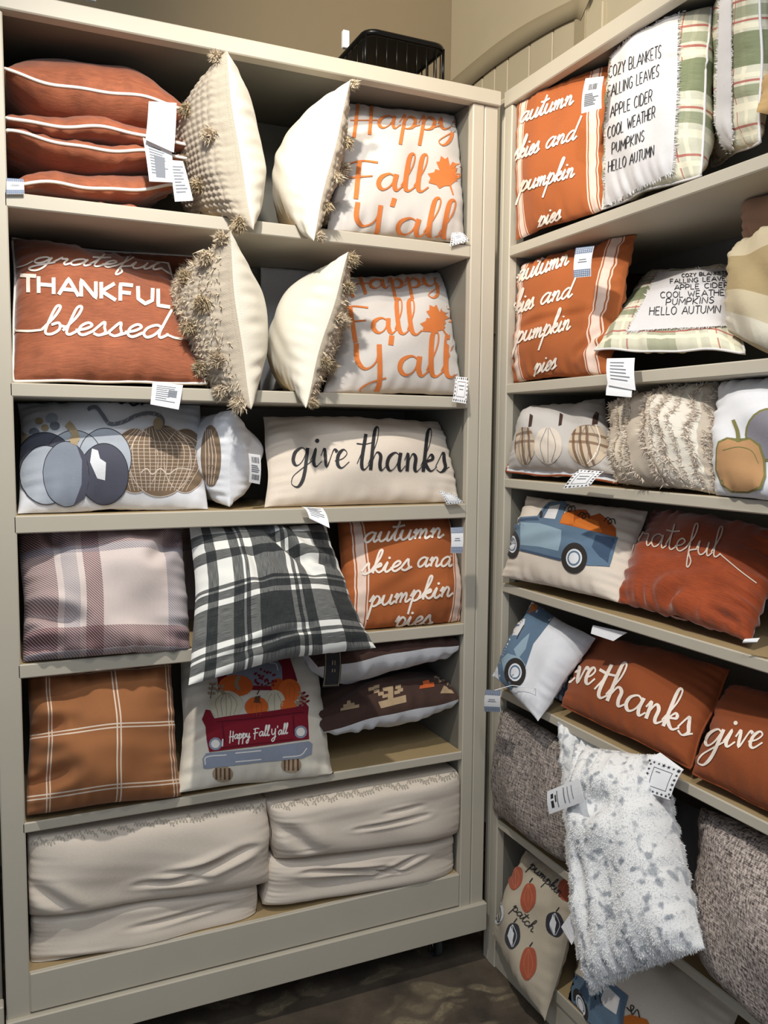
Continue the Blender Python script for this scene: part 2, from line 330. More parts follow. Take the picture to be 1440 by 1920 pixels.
class Art:
    """flat print, applique or embroidery laid on a cushion's face"""
    def __init__(s, cu): s.cu = cu; s.T = []   # (triangles in px, material, lift)
    def fill(s, pts, m, lift=0):
        pts = [tuple(map(float, p)) for p in pts]; tri = tessellate_polygon([[Vector((x, y, 0)) for x, y in pts]])
        for t in tri: s.T.append((np.array([pts[i] for i in t]), m, lift))
        return s
    def ell(s, cx, cy, rx, ry, m, lift=0, rot=0, n=22, jag=0):
        a = np.linspace(0, 2*math.pi, n, endpoint=False); r = 1+jag*np.sin(a*5); x = rx*r*np.cos(a); y = ry*r*np.sin(a); c, k = math.cos(rot), math.sin(rot)
        return s.fill(np.stack([cx+x*c-y*k, cy+x*k+y*c], -1), m, lift)
    def line(s, pts, w, m, lift=1, smooth=True, thin=1., step=4):
        p = smooth_line(pts) if smooth else dense_line(pts, step); p = dense_line(p, 5)
        d = np.gradient(p, axis=0); L = np.linalg.norm(d, axis=1)[:, None]+1e-9; d /= L; nn = np.stack([-d[:, 1], d[:, 0]], -1)
        wd_ = w*(thin+(1-thin)*np.clip(d[:, 1]*1.3, 0, 1)) if thin < 1 else np.full(len(p), float(w))
        if thin < 1: wd_ = np.convolve(np.pad(wd_, 2, mode='edge'), np.ones(5)/5, 'valid')
        a = p+nn*wd_[:, None]/2; b = p-nn*wd_[:, None]/2
        for i in range(len(p)-1):
            s.T.append((np.array([a[i], a[i+1], b[i+1]]), m, lift)); s.T.append((np.array([a[i], b[i+1], b[i]]), m, lift))
        return s
    def word(s, txt, p0, p1, xh, w, m, lift=1, thin=1., slant=.15, caps=False, up=(0, -1), sag=0, lead=None, tail=None):
        T = C if caps else G; tot = sum(T[c][0] for c in txt); p0 = np.array(p0, float); p1 = np.array(p1, float); D = (p1-p0)/tot; U = np.array(up, float)*xh; x0 = 0
        def mp(q):
            x, y = q; x = x+slant*y; t = x/tot; return p0+D*x+U*y+np.array([0, sag*4*t*(1-t)])
        for c in txt:
            adv, st = T[c]
            for k in st:
                P = [mp((x0+a, b)) for a, b in k]
                if len(k) == 2 and c == 'i': s.ell(*P[0], w*.62, w*.62, m, lift, n=10); continue
                s.line(P, w, m, lift, smooth=not caps or len(k) > 5, thin=thin)
            x0 += adv
        if lead is not None: s.line([lead, (np.array(lead)+mp((0, .3)))/2+[0, 2], mp((0, .3))], w*.8, m, lift)
        if tail is not None: s.line([mp((tot, .3)), (np.array(tail)+mp((tot, .3)))/2+[0, 2], tail], w*.8, m, lift)
        return s
    def build(s, name, mats, parent, base, maxe=7., off=.0017, step=.0006):
        tri = []; mm = []; ll = []
        for t, m, l in s.T:
            st = [t]
            while st:
                a = st.pop(); e = [np.hypot(*(a[(i+1) % 3]-a[i])) for i in range(3)]; k = int(np.argmax(e))
                if e[k] > maxe:
                    mid = (a[k]+a[(k+1) % 3])/2; o = a[(k+2) % 3]; st.append(np.array([a[k], mid, o])); st.append(np.array([mid, a[(k+1) % 3], o]))
                else: tri.append(a); mm.append(m); ll.append(l)
        key = {}; V = []; L = []; F = []
        for a, l in zip(tri, ll):
            f = []
            for p in a:
                kk = (round(p[0]*20), round(p[1]*20), l)
                if kk not in key: key[kk] = len(V); V.append(p); L.append(l)
                f.append(key[kk])
            F.append(f)
        VP = np.array(V); u, v = s.cu.inv(VP); P = s.cu.f(u, v); bad = np.linalg.norm(project(P)-VP, axis=1) > 5; N = s.cu.normal(u, v); P = P+N*(off+step*np.array(L))[:, None]
        keep = []; km = []
        for f, m in zip(F, mm):
            if len(set(f)) < 3 or bad[f].any(): continue
            a, b, c = P[f]; n = np.cross(b-a, c-a); 
            if np.linalg.norm(n) < 1e-10 or max(np.linalg.norm(b-a), np.linalg.norm(c-a), np.linalg.norm(c-b)) > .06: continue
            keep.append(f if n@N[f[0]] > 0 else f[::-1]); km.append(m)
        o = mesh(name, P, keep, mats, parent, base, km, uv=np.stack([(u+1)/2, (v+1)/2], -1)); return o

def clampL(z0, z1, x0=.004, x1=1.291, yb=.43, rel=-.012):
    def c(P):
        P = P.copy(); ins = P[..., 1] > rel
        P[..., 2] = np.where(ins, np.clip(P[..., 2], z0, z1), P[..., 2]); P[..., 0] = np.clip(P[..., 0], x0, x1); P[..., 1] = np.minimum(P[..., 1], yb); return P
    return c
def clampR(z0, z1, rel=-.012, dep=.40):
    def c(P):
        P = P.copy(); ins = P[..., 0] > XR+rel
        P[..., 2] = np.where(ins, np.clip(P[..., 2], z0, z1), P[..., 2]); P[..., 1] = np.minimum(P[..., 1], -.034+np.clip((XR+.0-P[..., 0])/.04, 0, 1)*.07); P[..., 0] = np.minimum(P[..., 0], XR+dep); return P
    return c
LZ = [2.337, 1.878, 1.546, 1.166, .748, .335]; LLIP = [.036, .035, .045, .037, .028]
RZ = [2.340, 1.921, 1.6255, 1.293, .948, .513, .135]; RLIP = [.031, .031, .029, .029, .028, .028]
def bayL(i): z1 = 2.757 if i == 0 else LZ[i-1]-LLIP[i-1]-.002; return clampL(LZ[i]+.002, z1)
def bayR(i): z1 = 2.76 if i == 0 else RZ[i-1]-RLIP[i-1]-.002; return clampR(RZ[i]+.002, z1)
CNT = [0]
def pillow(kind, c, tf, tb, mats, label, group=None, bay=None, side='L', name='throw_pillow', raw=False, build=True, n=56, piping=None, one=True, hang=False, **kw):
    at = aty if side == 'L' else atx
    psh = .025 if (bay is not None and bay not in (0, 5) and not hang) else 0.
    cs = c if raw else [at(q[0], q[1], q[2]+psh) for q in c]
    if side == 'R' and bay is not None: tf *= .85
    CNT[0] += 1
    cl = None
    if bay is not None: cl = bayL(bay) if side == 'L' else bayR(bay)
    cu = Cushion(cs, tf, tb, seed=CNT[0]*13, clamp=cl, **kw)
    base = cu.cen.copy(); base[2] = cu.C[:, 2].min()
    if cl is not None: base = cl(base[None])[0]
    root = empty(name, base, label, 'pillow', group); cu.root = root; cu.base = base
    cu.obs = cu.build(mats, root, base, n=n, piping=piping, one=one)
    return cu
def card(cu, pts, side='L', mats=None, marks=(), name='hang_tag', curl=.004, label=None):
    """a thin paper tag: four px corners with depth; marks are (u0,v0,u1,v1,material index)"""
    at = aty if side == 'L' else atx; q = [at(*p) for p in pts]; TL, TR, BR, BL = q; N = np.cross(TR-TL, BL-TL); N /= np.linalg.norm(N)
    if N@(CAM-TL) < 0: N = -N
    mats = mats or [M_white, M_ink, M_grey]; k = 6
    def S(u, v, o=0.): return (TL*(1-u)+TR*u)*(1-v)+(BL*(1-u)+BR*u)*v+N*(curl*math.sin(v*3.1)+o)
    V = []; F = []
    for o in (0., -.0006):
        for j in range(k+1):
            for i in (0, 1): V.append(S(i, j/k, o))
    m = 2*(k+1)
    for j in range(k):
        a = 2*j; F += [[a, a+2, a+3, a+1], [m+a, m+a+1, m+a+3, m+a+2], [a, m+a, m+a+2, a+2], [a+1, a+3, m+a+3, m+a+1]]
    F += [[0, 1, m+1, m], [2*k, m+2*k, m+2*k+1, 2*k+1]]
    o = mesh(name, V, F, mats[0], cu.root, cu.base, None, False)
    if label: o['label'] = label
    if marks:
        V = []; F = []; fm = []
        for mk in marks:
            if len(mk[0]) == 2 if isinstance(mk[0], tuple) else False:
                pts2 = mk[:-1]; n = len(V); V += [S(a, b, .0007) for a, b in pts2]; F.append(list(range(n, n+len(pts2)))); fm.append(mk[-1])
            else:
                u0, v0, u1, v1, mi = mk; ns = max(1, int((v1-v0)*6)); 
                for r in range(ns):
                    a, b = v0+(v1-v0)*r/ns, v0+(v1-v0)*(r+1)/ns; n = len(V); V += [S(u0, a, .0007), S(u1, a, .0007), S(u1, b, .0007), S(u0, b, .0007)]; F.append([n, n+1, n+2, n+3]); fm.append(mi)
        mesh('printing', V, F, mats[1:], o, None, fm, False)
        o.children[0].data.transform(Matrix.Translation(Vector([-float(x) for x in cu.base])))
    return o
def text_marks(rng=random.Random(3), n=7, v0=.15, v1=.85, mi=1):
    out = []
    for i in range(n):
        v = v0+(v1-v0)*i/n; out.append((.14, v, .5+.38*rng.random(), v+.035, mi))
    return out
def bar_marks(u0, v0, u1, v1, mi=0):
    r = random.Random(5); out = []; u = u0
    while u < u1: w = .012+.03*r.random(); out.append((u, v0, min(u+w, u1), v1, mi)); u += w+.015+.02*r.random()
    return out
def leaf_marks(mi=0):
    r = random.Random(9); out = []
    for k in range(26):
        t = k/26*4; s = int(t); f = t-s; p = [(f, .07), (.93, f), (1-f, .93), (.07, 1-f)][s]; R = .05+.03*r.random(); a0 = r.random()*6
        out.append(tuple((p[0]+R*(1 if j % 2 else .35)*math.cos(a0+j*math.pi/5), p[1]+R*(1 if j % 2 else .35)*math.sin(a0+j*math.pi/5)) for j in range(10))+(mi,))
    out += [(.2, .2, .8, .215, mi), (.2, .785, .8, .8, mi), (.2, .2, .215, .8, mi), (.785, .2, .8, .8, mi)]
    return out
M_blueink = plain('slate_blue_ink', srgb(112, 130, 160), .7)
def gingham_marks():
    out = []
    for v0 in (0, .76):
        for k in range(4): out.append((0, v0+.06*k, 1, v0+.06*k+.028, 0))
        for k in range(9): out.append((.11*k+.02, v0, .11*k+.06, v0+.24, 0))
    return out+[(.3, .42, .7, .45, 1), (.25, .5, .75, .53, 1)]
def strands(base, dirs, length, width, nseg=2, droop=0.):
    """loose threads as slim tapering blades"""
    n = len(base); r = np.random.RandomState(4); sd = np.cross(dirs, r.randn(n, 3)); sd /= np.linalg.norm(sd, axis=1)[:, None]+1e-9
    L = np.broadcast_to(length, (n,))[:, None]; W = width/2; bend = r.randn(n, 3)*.25
    a = base-sd*W; b = base+sd*W; mid = base+(dirs+bend*.5)*L*.55+np.array([0, 0, -droop])*L*.4; c = mid+sd*W*.8; d = mid-sd*W*.8; e = base+(dirs+bend)*L*.95+np.array([0, 0, -droop])*L
    V = np.stack([a, b, c, d, e], 1).reshape(-1, 3); k = np.arange(n)[:, None]*5
    return V, [list(map(int, x)) for x in (k+[0, 1, 2, 3])]+[list(map(int, x)) for x in (k+[3, 2, 4])]
# ------------------------------------------------------------------ the setting
def carpet():
    t = NT('patterned_carpet'); co = t.coord(); n = t.noise(6, 5); n2 = t.noise(260, 2)
    v = t.n('ShaderNodeTexVoronoi', feature='F1'); v.inputs['Scale'].default_value = 3.2; mp = t.n('ShaderNodeMapping'); mp.inputs['Scale'].default_value = (1, 2.6, 1); mp.inputs['Rotation'].default_value = (0, 0, .7)
    nz = t.n('ShaderNodeTexNoise'); nz.inputs['Scale'].default_value = 4; t.l(co, nz.inputs['Vector']); va = t.n('ShaderNodeVectorMath', operation='MULTIPLY_ADD'); t.l(nz.outputs['Color'], va.inputs[0]); va.inputs[1].default_value = (.35, .35, 0); t.l(co, va.inputs[2]); t.l(va.outputs[0], mp.inputs[0]); t.l(mp.outputs[0], v.inputs['Vector']); v.inputs['Scale'].default_value = 5
    leaf = t.ramp(v.outputs['Distance'], (.28, 1.), (.42, 0.)); rib = t.ramp(t.math('SINE', t.math('MULTIPLY', n, 60.)), (.4, .6), (.6, 1.))
    base = t.ramp(n, (.3, srgb(70, 63, 56)), (.7, srgb(118, 105, 90))); col = t.mix(t.math('MULTIPLY', t.math('MULTIPLY', leaf, rib), .8), base, srgb(160, 146, 120))
    col = t.mix(t.math('MULTIPLY', n2, .4), col, srgb(40, 36, 33)); t.bump(n2, .6, .006); return t.out(col, .95)
M_carpet = carpet()
f = Box().add((-3, -5, -.05), (2.6, 2.2, 0)).build('floor', [M_carpet]); f['kind'] = 'structure'
w = Box().add((-3.5, 1.35, 0), (2.6, 1.45, 4.3)).build('wall_back', [M_wall2]); w['kind'] = 'structure'
w = Box().add((1.95, -5, 0), (2.05, 1.35, 4.3)).build('wall_right', [M_wall]); w['kind'] = 'structure'
# beadboard and a raised curved band in a darker colour above it, high on the right wall
def rw(px, py): return atx(px, py, 1.945-XR)
for k, (px, top) in enumerate(((872, 160), (890, 150), (908, 134), (931, 117), (955, 95), (995, 66), (1038, 42), (1082, 30))):
    a = rw(px, 175)[1]; nx = (890, 908, 931, 955, 995, 1038, 1082, 1130)[k]; b = rw(nx, 160)[1]
    Box().add((1.936, b+.003, 2.2), (1.951, a-.003, rw(px, top+8)[2]), .003).build('plank', [M_wall], w)
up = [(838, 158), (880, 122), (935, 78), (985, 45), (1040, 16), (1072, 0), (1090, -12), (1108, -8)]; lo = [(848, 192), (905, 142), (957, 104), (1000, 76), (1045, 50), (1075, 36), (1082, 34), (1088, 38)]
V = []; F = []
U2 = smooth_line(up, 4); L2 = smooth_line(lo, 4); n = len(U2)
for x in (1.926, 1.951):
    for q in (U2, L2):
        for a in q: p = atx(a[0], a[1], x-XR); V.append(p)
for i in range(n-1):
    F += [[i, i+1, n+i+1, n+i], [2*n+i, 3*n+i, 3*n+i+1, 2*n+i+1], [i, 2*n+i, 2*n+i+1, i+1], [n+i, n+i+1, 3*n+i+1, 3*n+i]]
tr = mesh('wall_band_1', V, F, M_band, None, None, None, True); tr['kind'] = 'structure'
a = rw(1083, 30); b = rw(1102, 90); s_ = Box().add((1.93, b[1], 2.2), (1.951, a[1], a[2]+.03)).build('wall_band_2', [M_band]); s_['kind'] = 'structure'
c = Box().add((-3.5, -5, 4.3), (2.6, 2.2, 4.35)).build('ceiling', [M_wall]); c['kind'] = 'structure'

def caster(x, y, root, base):
    t = Multi(); V, F = tube([(x-.012, y, .04), (x+.012, y, .04)], .04, 20); t.add(V, F)
    wl = t.build('caster', [M_rubber], root, base)
    m = Multi(); V, F = tube([(x-.018, y, .04), (x-.016, y, .04)], .026, 16); m.add(V, F); V, F = tube([(x+.016, y, .04), (x+.018, y, .04)], .026, 16); m.add(V, F)
    V, F = tube([(x, y, .083), (x, y, .105)], .02, 14); m.add(V, F)
    o = m.build('hub', [M_chrome], wl, base)
    b = Box()
    for s in (-1, 1): b.add((x+s*.02-.002, y-.018, .03), (x+s*.02+.002, y+.018, .09), .001)
    b.add((x-.03, y-.03, .084), (x+.03, y+.03, .09), .001); b.build('fork', [M_chrome], wl, base)
# left shelving unit
base = np.array([.65, .23, 0]); L = empty('shelving_unit', base, 'greige painted shelving unit on casters facing the camera, with seven rows of pillows', 'shelf')
PB = [M_paint]
def part(name, lo, hi, root, base, mats=PB, mtop=None, bev=.003): return Box().add(lo, hi, bev, 0, mtop).build(name, mats, root, base)
part('stile', (-.058, 0, .2), (0, .028, 2.759), L, base)
part('stile', (1.296, 0, .2), (1.336, .028, 2.759), L, base)
part('stile', (1.338, .001, .2), (1.385, .028, 2.759), L, base)
part('top_rail', (-.058, -.012, 2.758), (1.388, .03, 2.802), L, base)
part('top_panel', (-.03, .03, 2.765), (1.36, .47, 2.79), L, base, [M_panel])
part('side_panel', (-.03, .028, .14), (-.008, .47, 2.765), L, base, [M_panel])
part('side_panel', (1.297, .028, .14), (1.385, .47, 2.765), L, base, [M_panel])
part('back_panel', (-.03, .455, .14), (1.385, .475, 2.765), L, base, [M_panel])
for z, l in zip(LZ, LLIP+[.04]): part('shelf', (-.008, 0 if z > .4 else .012, z-l), (1.296, .455, z), L, base, [M_paint, M_top], 1)
part('kick_panel', (0, .0, .228), (1.295, .012, .336), L, base)
part('base_rail', (-.06, -.014, .13), (1.393, .03, .224), L, base)
part('base_frame', (-.03, .03, .12), (1.385, .47, .15), L, base)
caster(1.267, .12, L, base); caster(.055, .12, L, base); caster(1.267, .4, L, base)
# neighbouring unit to its left
base = np.array([-.5, .23, 0]); N_ = empty('shelving_unit', base, 'greige shelving unit at the far left edge, only a sliver of one bay in view', 'shelf')
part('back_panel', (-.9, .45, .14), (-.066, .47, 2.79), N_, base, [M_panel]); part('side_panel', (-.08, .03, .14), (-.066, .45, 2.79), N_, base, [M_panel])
part('stile', (-.96, 0, .13), (-.9, .028, 2.79), N_, base)
for z in (2.33, 1.88, 1.5, 1.1, .72): part('shelf', (-.9, 0, z-.03), (-.08, .45, z), N_, base, [M_paint, M_top], 1)
part('shelf', (-.9, .0, .29), (-.08, .45, .33), N_, base, [M_paint, M_top], 1); part('base_rail', (-.96, -.01, .13), (-.064, .03, .27), N_, base)
part('top_rail', (-.96, -.012, 2.758), (-.0605, .03, 2.802), N_, base)
# right shelving unit, at a right angle
X = XR; base = np.array([X+.2, -.8, 0]); R_ = empty('shelving_unit', base, 'greige shelving unit on the right side, turned at a right angle in the corner', 'shelf')
part('stile', (X, -.029, 0), (X+.03, .012, 2.764), R_, base); part('stile', (X+.002, .014, 0), (X+.03, .046, 2.80), R_, base)
part('stile', (X, -1.75, 0), (X+.03, -1.69, 2.764), R_, base)
part('top_rail', (X-.004, -1.75, 2.764), (X+.03, .012, 2.812), R_, base); part('top_panel', (X+.03, -1.75, 2.775), (X+.44, .046, 2.8), R_, base, [M_panel])
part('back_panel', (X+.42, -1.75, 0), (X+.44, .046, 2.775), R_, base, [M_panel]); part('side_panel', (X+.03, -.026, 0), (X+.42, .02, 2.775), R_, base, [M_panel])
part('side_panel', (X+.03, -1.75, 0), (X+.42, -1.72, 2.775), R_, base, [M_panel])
for z, l in zip(RZ, RLIP+[.04]): part('shelf', (X, -1.69, z-l), (X+.42, -.029, z), R_, base, [M_paint, M_top], 1)
part('kick_panel', (X+.006, -1.69, 0), (X+.02, -.029, .1), R_, base)
# black wire basket standing on the left unit
B0 = aty(690, 70, .12); zt = 2.922; zb = 2.803; x0, x1, y0, y1 = .968, 1.224, .05, .36
base = np.array([(x0+x1)/2, (y0+y1)/2, zb]); K = empty('wire_basket', base, 'black wire basket with a thick rounded rim, on top of the shelving unit', 'basket')
def rim(z, r, rc=.035, ins=0):
    P = []
    for cx, cy, a0 in ((x1-rc, y1-rc, 0), (x0+rc, y1-rc, 1), (x0+rc, y0+rc, 2), (x1-rc, y0+rc, 3)):
        for k in range(7): a = (a0+k/6)*math.pi/2; P.append((cx+(rc-ins)*math.cos(a), cy+(rc-ins)*math.sin(a), z))
    return tube(P, r, 8, True)
V, F = rim(zt, .009); mesh('rim', V, F, M_black, K, base)
V, F = rim(zb+.004, .003); mesh('base_ring', V, F, M_black, K, base)
def wire(a, b, name='wire', r=.0022): V, F = tube([a, b], r, 6); mesh(name, V, F, M_black, K, base)
for i in range(7):
    x = x0+.03+i*(x1-x0-.06)/6; wire((x, y0, zb), (x, y0, zt)); wire((x, y1, zb), (x, y1, zt)); wire((x, y0, zb+.003), (x, y1, zb+.003))
    y = y0+.03+i*(y1-y0-.06)/6; wire((x0, y, zb), (x0, y, zt)); wire((x1, y, zb), (x1, y, zt))
for x in (x0, x1): wire((x, y0+.012, zb), (x, y0+.012, zt), 'corner_post', .005)
Box().add((x0+.006, y0+.006, zt-.006), (x1-.006, y1-.006, zt+.002), .002).build('lid', [M_black], K, base)
# slim white sign holders standing on the unit
for (px, py0, py1, w_, lab) in ((648, 58, 112, .011, 'slim white plastic sign clip standing beside the wire basket'), (171, -30, 20, .012, 'slim white plastic sign clip standing above the rust pillow stack')):
    a = aty(px, py0, .3); b = aty(px, py1, .3); base = np.array([a[0], .3, 2.79]); s_ = empty('sign_clip', base, lab, 'clip')
    V, F = tube([(a[0], .3, 2.792), (a[0], .3, b[2]+.0)], .004, 8); mesh('stem', V, F, M_white, s_, base)
    Box().add((a[0]-w_, .292, (a[2]+b[2])/2-.01), (a[0]+w_, .308, a[2]), .002).build('clip_head', [M_white], s_, base)
    Box().add((a[0]-.03, .27, 2.79), (a[0]+.03, .33, 2.795), .001).build('foot', [M_white], s_, base)

# ------------------------------------------------------------------ left unit, top row
ORAUT = plaid('orange_grain_sack_cloth', ORANGE, [(.115, .03, srgb(238, 214, 200), .93), (.07, .005, srgb(238, 214, 200), .93), (.16, .005, srgb(238, 214, 200), .93),
      (.89, .03, srgb(238, 214, 200), .93), (.845, .005, srgb(238, 214, 200), .93), (.935, .005, srgb(238, 214, 200), .93)], [], .25, var=.05)
def sq_lying(fl, fr, dep, dz=0., tap=0.): return [fl+np.array([0, dep, dz]), fr+np.array([-tap, dep, dz]), fr, fl]
def along(a, b, y=.05):
    A = aty(a[0], a[1], y); B = aty(b[0], b[1], y); return A, B
ys = .06
stack = [((6, 133), (366, 205), .13, .08, .55, 'puffed rust velvet pillow with white piping, topmost of the stack'),
         ((6, 214), (356, 262), .045, .03, .38, 'rust velvet pillow with white piping, second from the top of the stack'),
         ((6, 252), (350, 300), .03, .05, .38, 'rust velvet pillow with white piping, third down in the stack'),
         ((14, 345), (352, 352), .05, .03, .38, 'rust velvet pillow with white piping, fourth down in the stack'),
         ((20, 372), (366, 402), .022, .012, .38, 'flattened rust velvet pillow with white piping, bottom of the stack')]
ST = []
for a, b, tu, td, q, lab in stack:
    A, B = along(a, b, ys); ST.append(pillow('pillow', sq_lying(A, B, .36, 0, .1), tu, td, [M_rustv], lab, 'rust velvet pillows stacked on the top shelf', 0, raw=True, hint=(0, 0, 1), q=q, wr=.0045, piping=(M_pipe, .0042), pinch=.03, lump=.05, wob=.007))
card(ST[0], [(279, 190, .0), (331, 193, .0), (326, 286, -.01), (273, 262, -.01)], curl=.008)
card(ST[1], [(268, 258, .01), (322, 280, .01), (324, 342, -.02), (280, 340, -.02)], marks=text_marks(n=10, mi=1)+[(.3, .35, .7, .9, 1)])
card(ST[2], [(316, 300, .01), (343, 302, .01), (362, 376, -.02), (328, 378, -.02)], marks=text_marks(n=9, mi=1))
card(ST[3], [(12, 334, .0), (44, 336, .0), (46, 364, -.01), (12, 364, -.01)], mats=[M_white, M_blueink, M_grey], marks=gingham_marks(), name='gingham_tag')

M_tuft2 = fabric('dark_oatmeal_yarn', srgb(188, 170, 140), .25)
def tufted(ft, fb, dx, tf_knit, t_cream, knit_left, bay, label, tufts, shag=0, y0=-.085, dy=.42, seed=1, crs=(), qq=.55):
    A = aty(ft[0], ft[1], y0); B = aty(fb[0], fb[1], y0); top = A[2]; bot = B[2]
    dz = min(0, (2.74 if bay == 0 else LZ[bay-1]-LLIP[bay-1]-.012)-top)-.01; dzb = max(0, LZ[bay]+.012-bot)
    back = np.array([dx, dy, 0]); TLc = A+back+[0, 0, dz]; BLc = B+back+[0, 0, dzb]
    hint = (-1, -.2, 0) if knit_left else (1, .2, 0)
    cs = [TLc, A, B, BLc] if knit_left else [A, TLc, BLc, B]
    c = pillow('p', cs, tf_knit, t_cream, [M_knit, M_cream], label, 'tufted knit and cream pillows set edge on', bay, raw=True, hint=hint, n=130, one=False, knit=30, pinch=.1, wr=.006, lump=.04, q=qq)
    r = np.random.RandomState(seed)
    if shag:
        n = shag; u = r.uniform(-.97, .97, n); v = r.uniform(-.97, .97, n); P = c.f(u, v); N = c.normal(u, v)
        V, F = strands(P, N+r.randn(n, 3)*.5, r.uniform(.006, .012, n), .0036, droop=.4); o = mesh('shag', V, F, [M_tuft], c.root, c.base, None, False); o['kind'] = 'stuff'
    for (u, v, s) in tufts:
        n = 800; P0 = c.f(np.array([u]), np.array([v]))[0]; N0 = c.normal(np.array([u]), np.array([v]))[0]; d = r.randn(n, 3); d /= np.linalg.norm(d, axis=1)[:, None]; d = d*.9+N0*.5
        V, F = strands(P0+N0*s*.2+r.randn(n, 3)*s*.16, d, r.uniform(.35, .62, n)*s, .0032, droop=.15); o = mesh('tuft', V, F, [M_tuft if r.rand() < .6 else M_tuft2], c.root, c.base, None, False)
    return c
T1 = [(.9, .95, .026), (.5, .55, .03), (-.1, .7, .03), (.85, .1, .032), (.15, .0, .03), (.45, -.45, .032), (-.3, -.35, .03), (.9, -.9, .03), (.75, -.95, .028), (-.5, .3, .03), (0, -.8, .03)]
tufted((428, 92), (480, 432), -.03, .11, .115, True, 0, 'tufted knit pillow edge on, in the top row beside the rust stack', T1, seed=2)
T2 = [(-.95, .98, .022), (-.9, -.1, .028), (-.93, -.93, .024), (-.8, .4, .026), (-.5, .1, .03), (-.9, -.5, .025), (-.3, -.6, .03)]
tufted((656, 148), (584, 450), .075, .05, .12, False, 0, 'cream backed tufted pillow edge on, touching the top HAPPY FALL pillow', T2, seed=3)
T3 = [(.93, .93, .03), (.8, .8, .035), (.4, .6, .034), (.8, .3, .036), (.1, .2, .036), (.6, 0, .034), (.2, -.2, .03), (.85, -.45, .038), (.5, -.55, .036), (-.3, .3, .034), (-.2, -.6, .034), (.92, -.92, .034), (.75, -.8, .034), (-.6, 0, .03)]
tufted((432, 432), (474, 768), -.03, .12, .125, True, 1, 'shaggy tufted pillow edge on, in the second row beside the THANKFUL pillow', T3, shag=2600, seed=4)
T4 = [(-.93, .95, .03), (-.9, .2, .03), (-.95, -.4, .028), (-.6, .3, .03), (-.93, -.93, .024), (-.5, -.4, .03), (-.9, .6, .03)]
tufted((655, 472), (572, 765), .07, .055, .12, False, 1, 'cream backed shaggy pillow edge on, touching the second row HAPPY FALL pillow', T4, shag=2000, seed=5)

def maple(cx, cy, s, rot=0., sx=1.):
    P = [(0, -1), (.16, -.78), (.34, -.82), (.3, -.38), (.5, -.52), (.62, -.4), (.98, -.46), (.9, -.22), (1.08, -.05), (.7, .2), (.62, .42), (.3, .4), (.05, .48), (.04, .95), (-.03, .95), (-.05, .48), (-.3, .4), (-.62, .42), (-.7, .2), (-1.08, -.05), (-.9, -.22), (-.98, -.46), (-.62, -.4), (-.5, -.52), (-.3, -.38), (-.34, -.82), (-.16, -.78)]
    c, k = math.cos(rot), math.sin(rot); return [(cx+sx*s*(x*c-y*k), cy+s*(x*k+y*c)) for x, y in P]
def hfy_tag(c, pts): card(c, pts, marks=leaf_marks(0)+[(.3, .35, .7, .39, 1), (.35, .5, .65, .53, 1)])
# Happy Fall Y'all pillows
c = pillow('p', [(632, 186, .2), (884, 204, .15), (870, 460, .035), (610, 446, .035)], .075, .06, [M_ltgrey], 'pale pillow reading HAPPY FALL YALL in orange, top row, second letter line highest', 'orange lettered pale pillows', 0)
c.root['label'] = "pale grey HAPPY FALL Y'ALL pillow with orange leaf, on the top shelf"
a = Art(c)
a.word('Happy', (657, 238), (858, 246), 23, 6.5, 0, thin=.3, slant=.1); a.word('Fall', (655, 352), (798, 360), 30, 9, 0, thin=.3, slant=.1); a.word("Y'all", (663, 428), (848, 452), 33, 9, 0, thin=.3, slant=.12)
a.fill(maple(838, 330, 40, -.35, .85), 0, 0); a.build('printed_lettering', [M_oprint], c.root, c.base)
hfy_tag(c, [(846, 437, .0), (866, 435, .0), (879, 452, -.01), (843, 462, -.01)])
c = pillow('p', [(640, 520, .24), (851, 508, .2), (876, 744, .03), (604, 742, .03)], .085, .06, [M_ltgrey], "pale grey HAPPY FALL Y'ALL pillow with orange leaf, on the second shelf", 'orange lettered pale pillows', 1, pinch=.04)
a = Art(c)
a.word('Happy', (650, 543), (828, 538), 17, 6, 0, thin=.3, slant=-.15); a.word('Fall', (650, 622), (788, 628), 28, 8.5, 0, thin=.3, slant=-.1); a.word("Y'all", (668, 698), (855, 708), 36, 9.5, 0, thin=.3, slant=0)
a.fill(maple(822, 603, 36, -.55, .9), 0, 0); a.build('printed_lettering', [M_oprint], c.root, c.base)
hfy_tag(c, [(854, 706, .01), (878, 708, .01), (874, 757, -.03), (848, 753, -.03)])
# pale pillow deep in the second row
pillow('p', [(488, 492, .40), (600, 500, .40), (600, 735, .38), (488, 735, .38)], .03, .02, [M_white_f], 'plain white pillow in shadow behind the two shaggy edge on pillows', None, 1, n=24)

# ------------------------------------------------------------------ second row, thankful pillow
pillow('p', [(60, 455, .37), (368, 478, .34), (376, 700, .33), (60, 712, .35)], .04, .03, [M_rustv], 'rust velvet pillow hidden behind the grateful THANKFUL blessed pillow', None, 1, n=30, piping=(M_pipe, .004))
c = pillow('p', [(24, 448, .27), (316, 496, .24), (384, 722, .0), (20, 718, .0)], .09, .05, [M_rustv], 'rust velvet pillow embroidered grateful THANKFUL blessed, second row far left', None, 1, n=64, piping=(M_pipe, .0045), pinch=.035, wr=.006, q=.5)
a = Art(c); W_ = lambda: a.build('embroidered_word', [M_thread], c.root, c.base, off=.002)
a.word('grateful', (60, 494), (298, 507), 12, 3.4, 0, slant=.3, lead=(32, 502), tail=(332, 519), up=(0, -1)); W_(); a = Art(c)
a.word('THANKFUL', (40, 548), (326, 578), 31, 7, 0, caps=True, slant=0, sag=-3); W_(); a = Art(c)
a.word('blessed', (76, 626), (308, 634), 23, 5.2, 0, slant=.25, lead=(26, 620), tail=(342, 636)); W_()
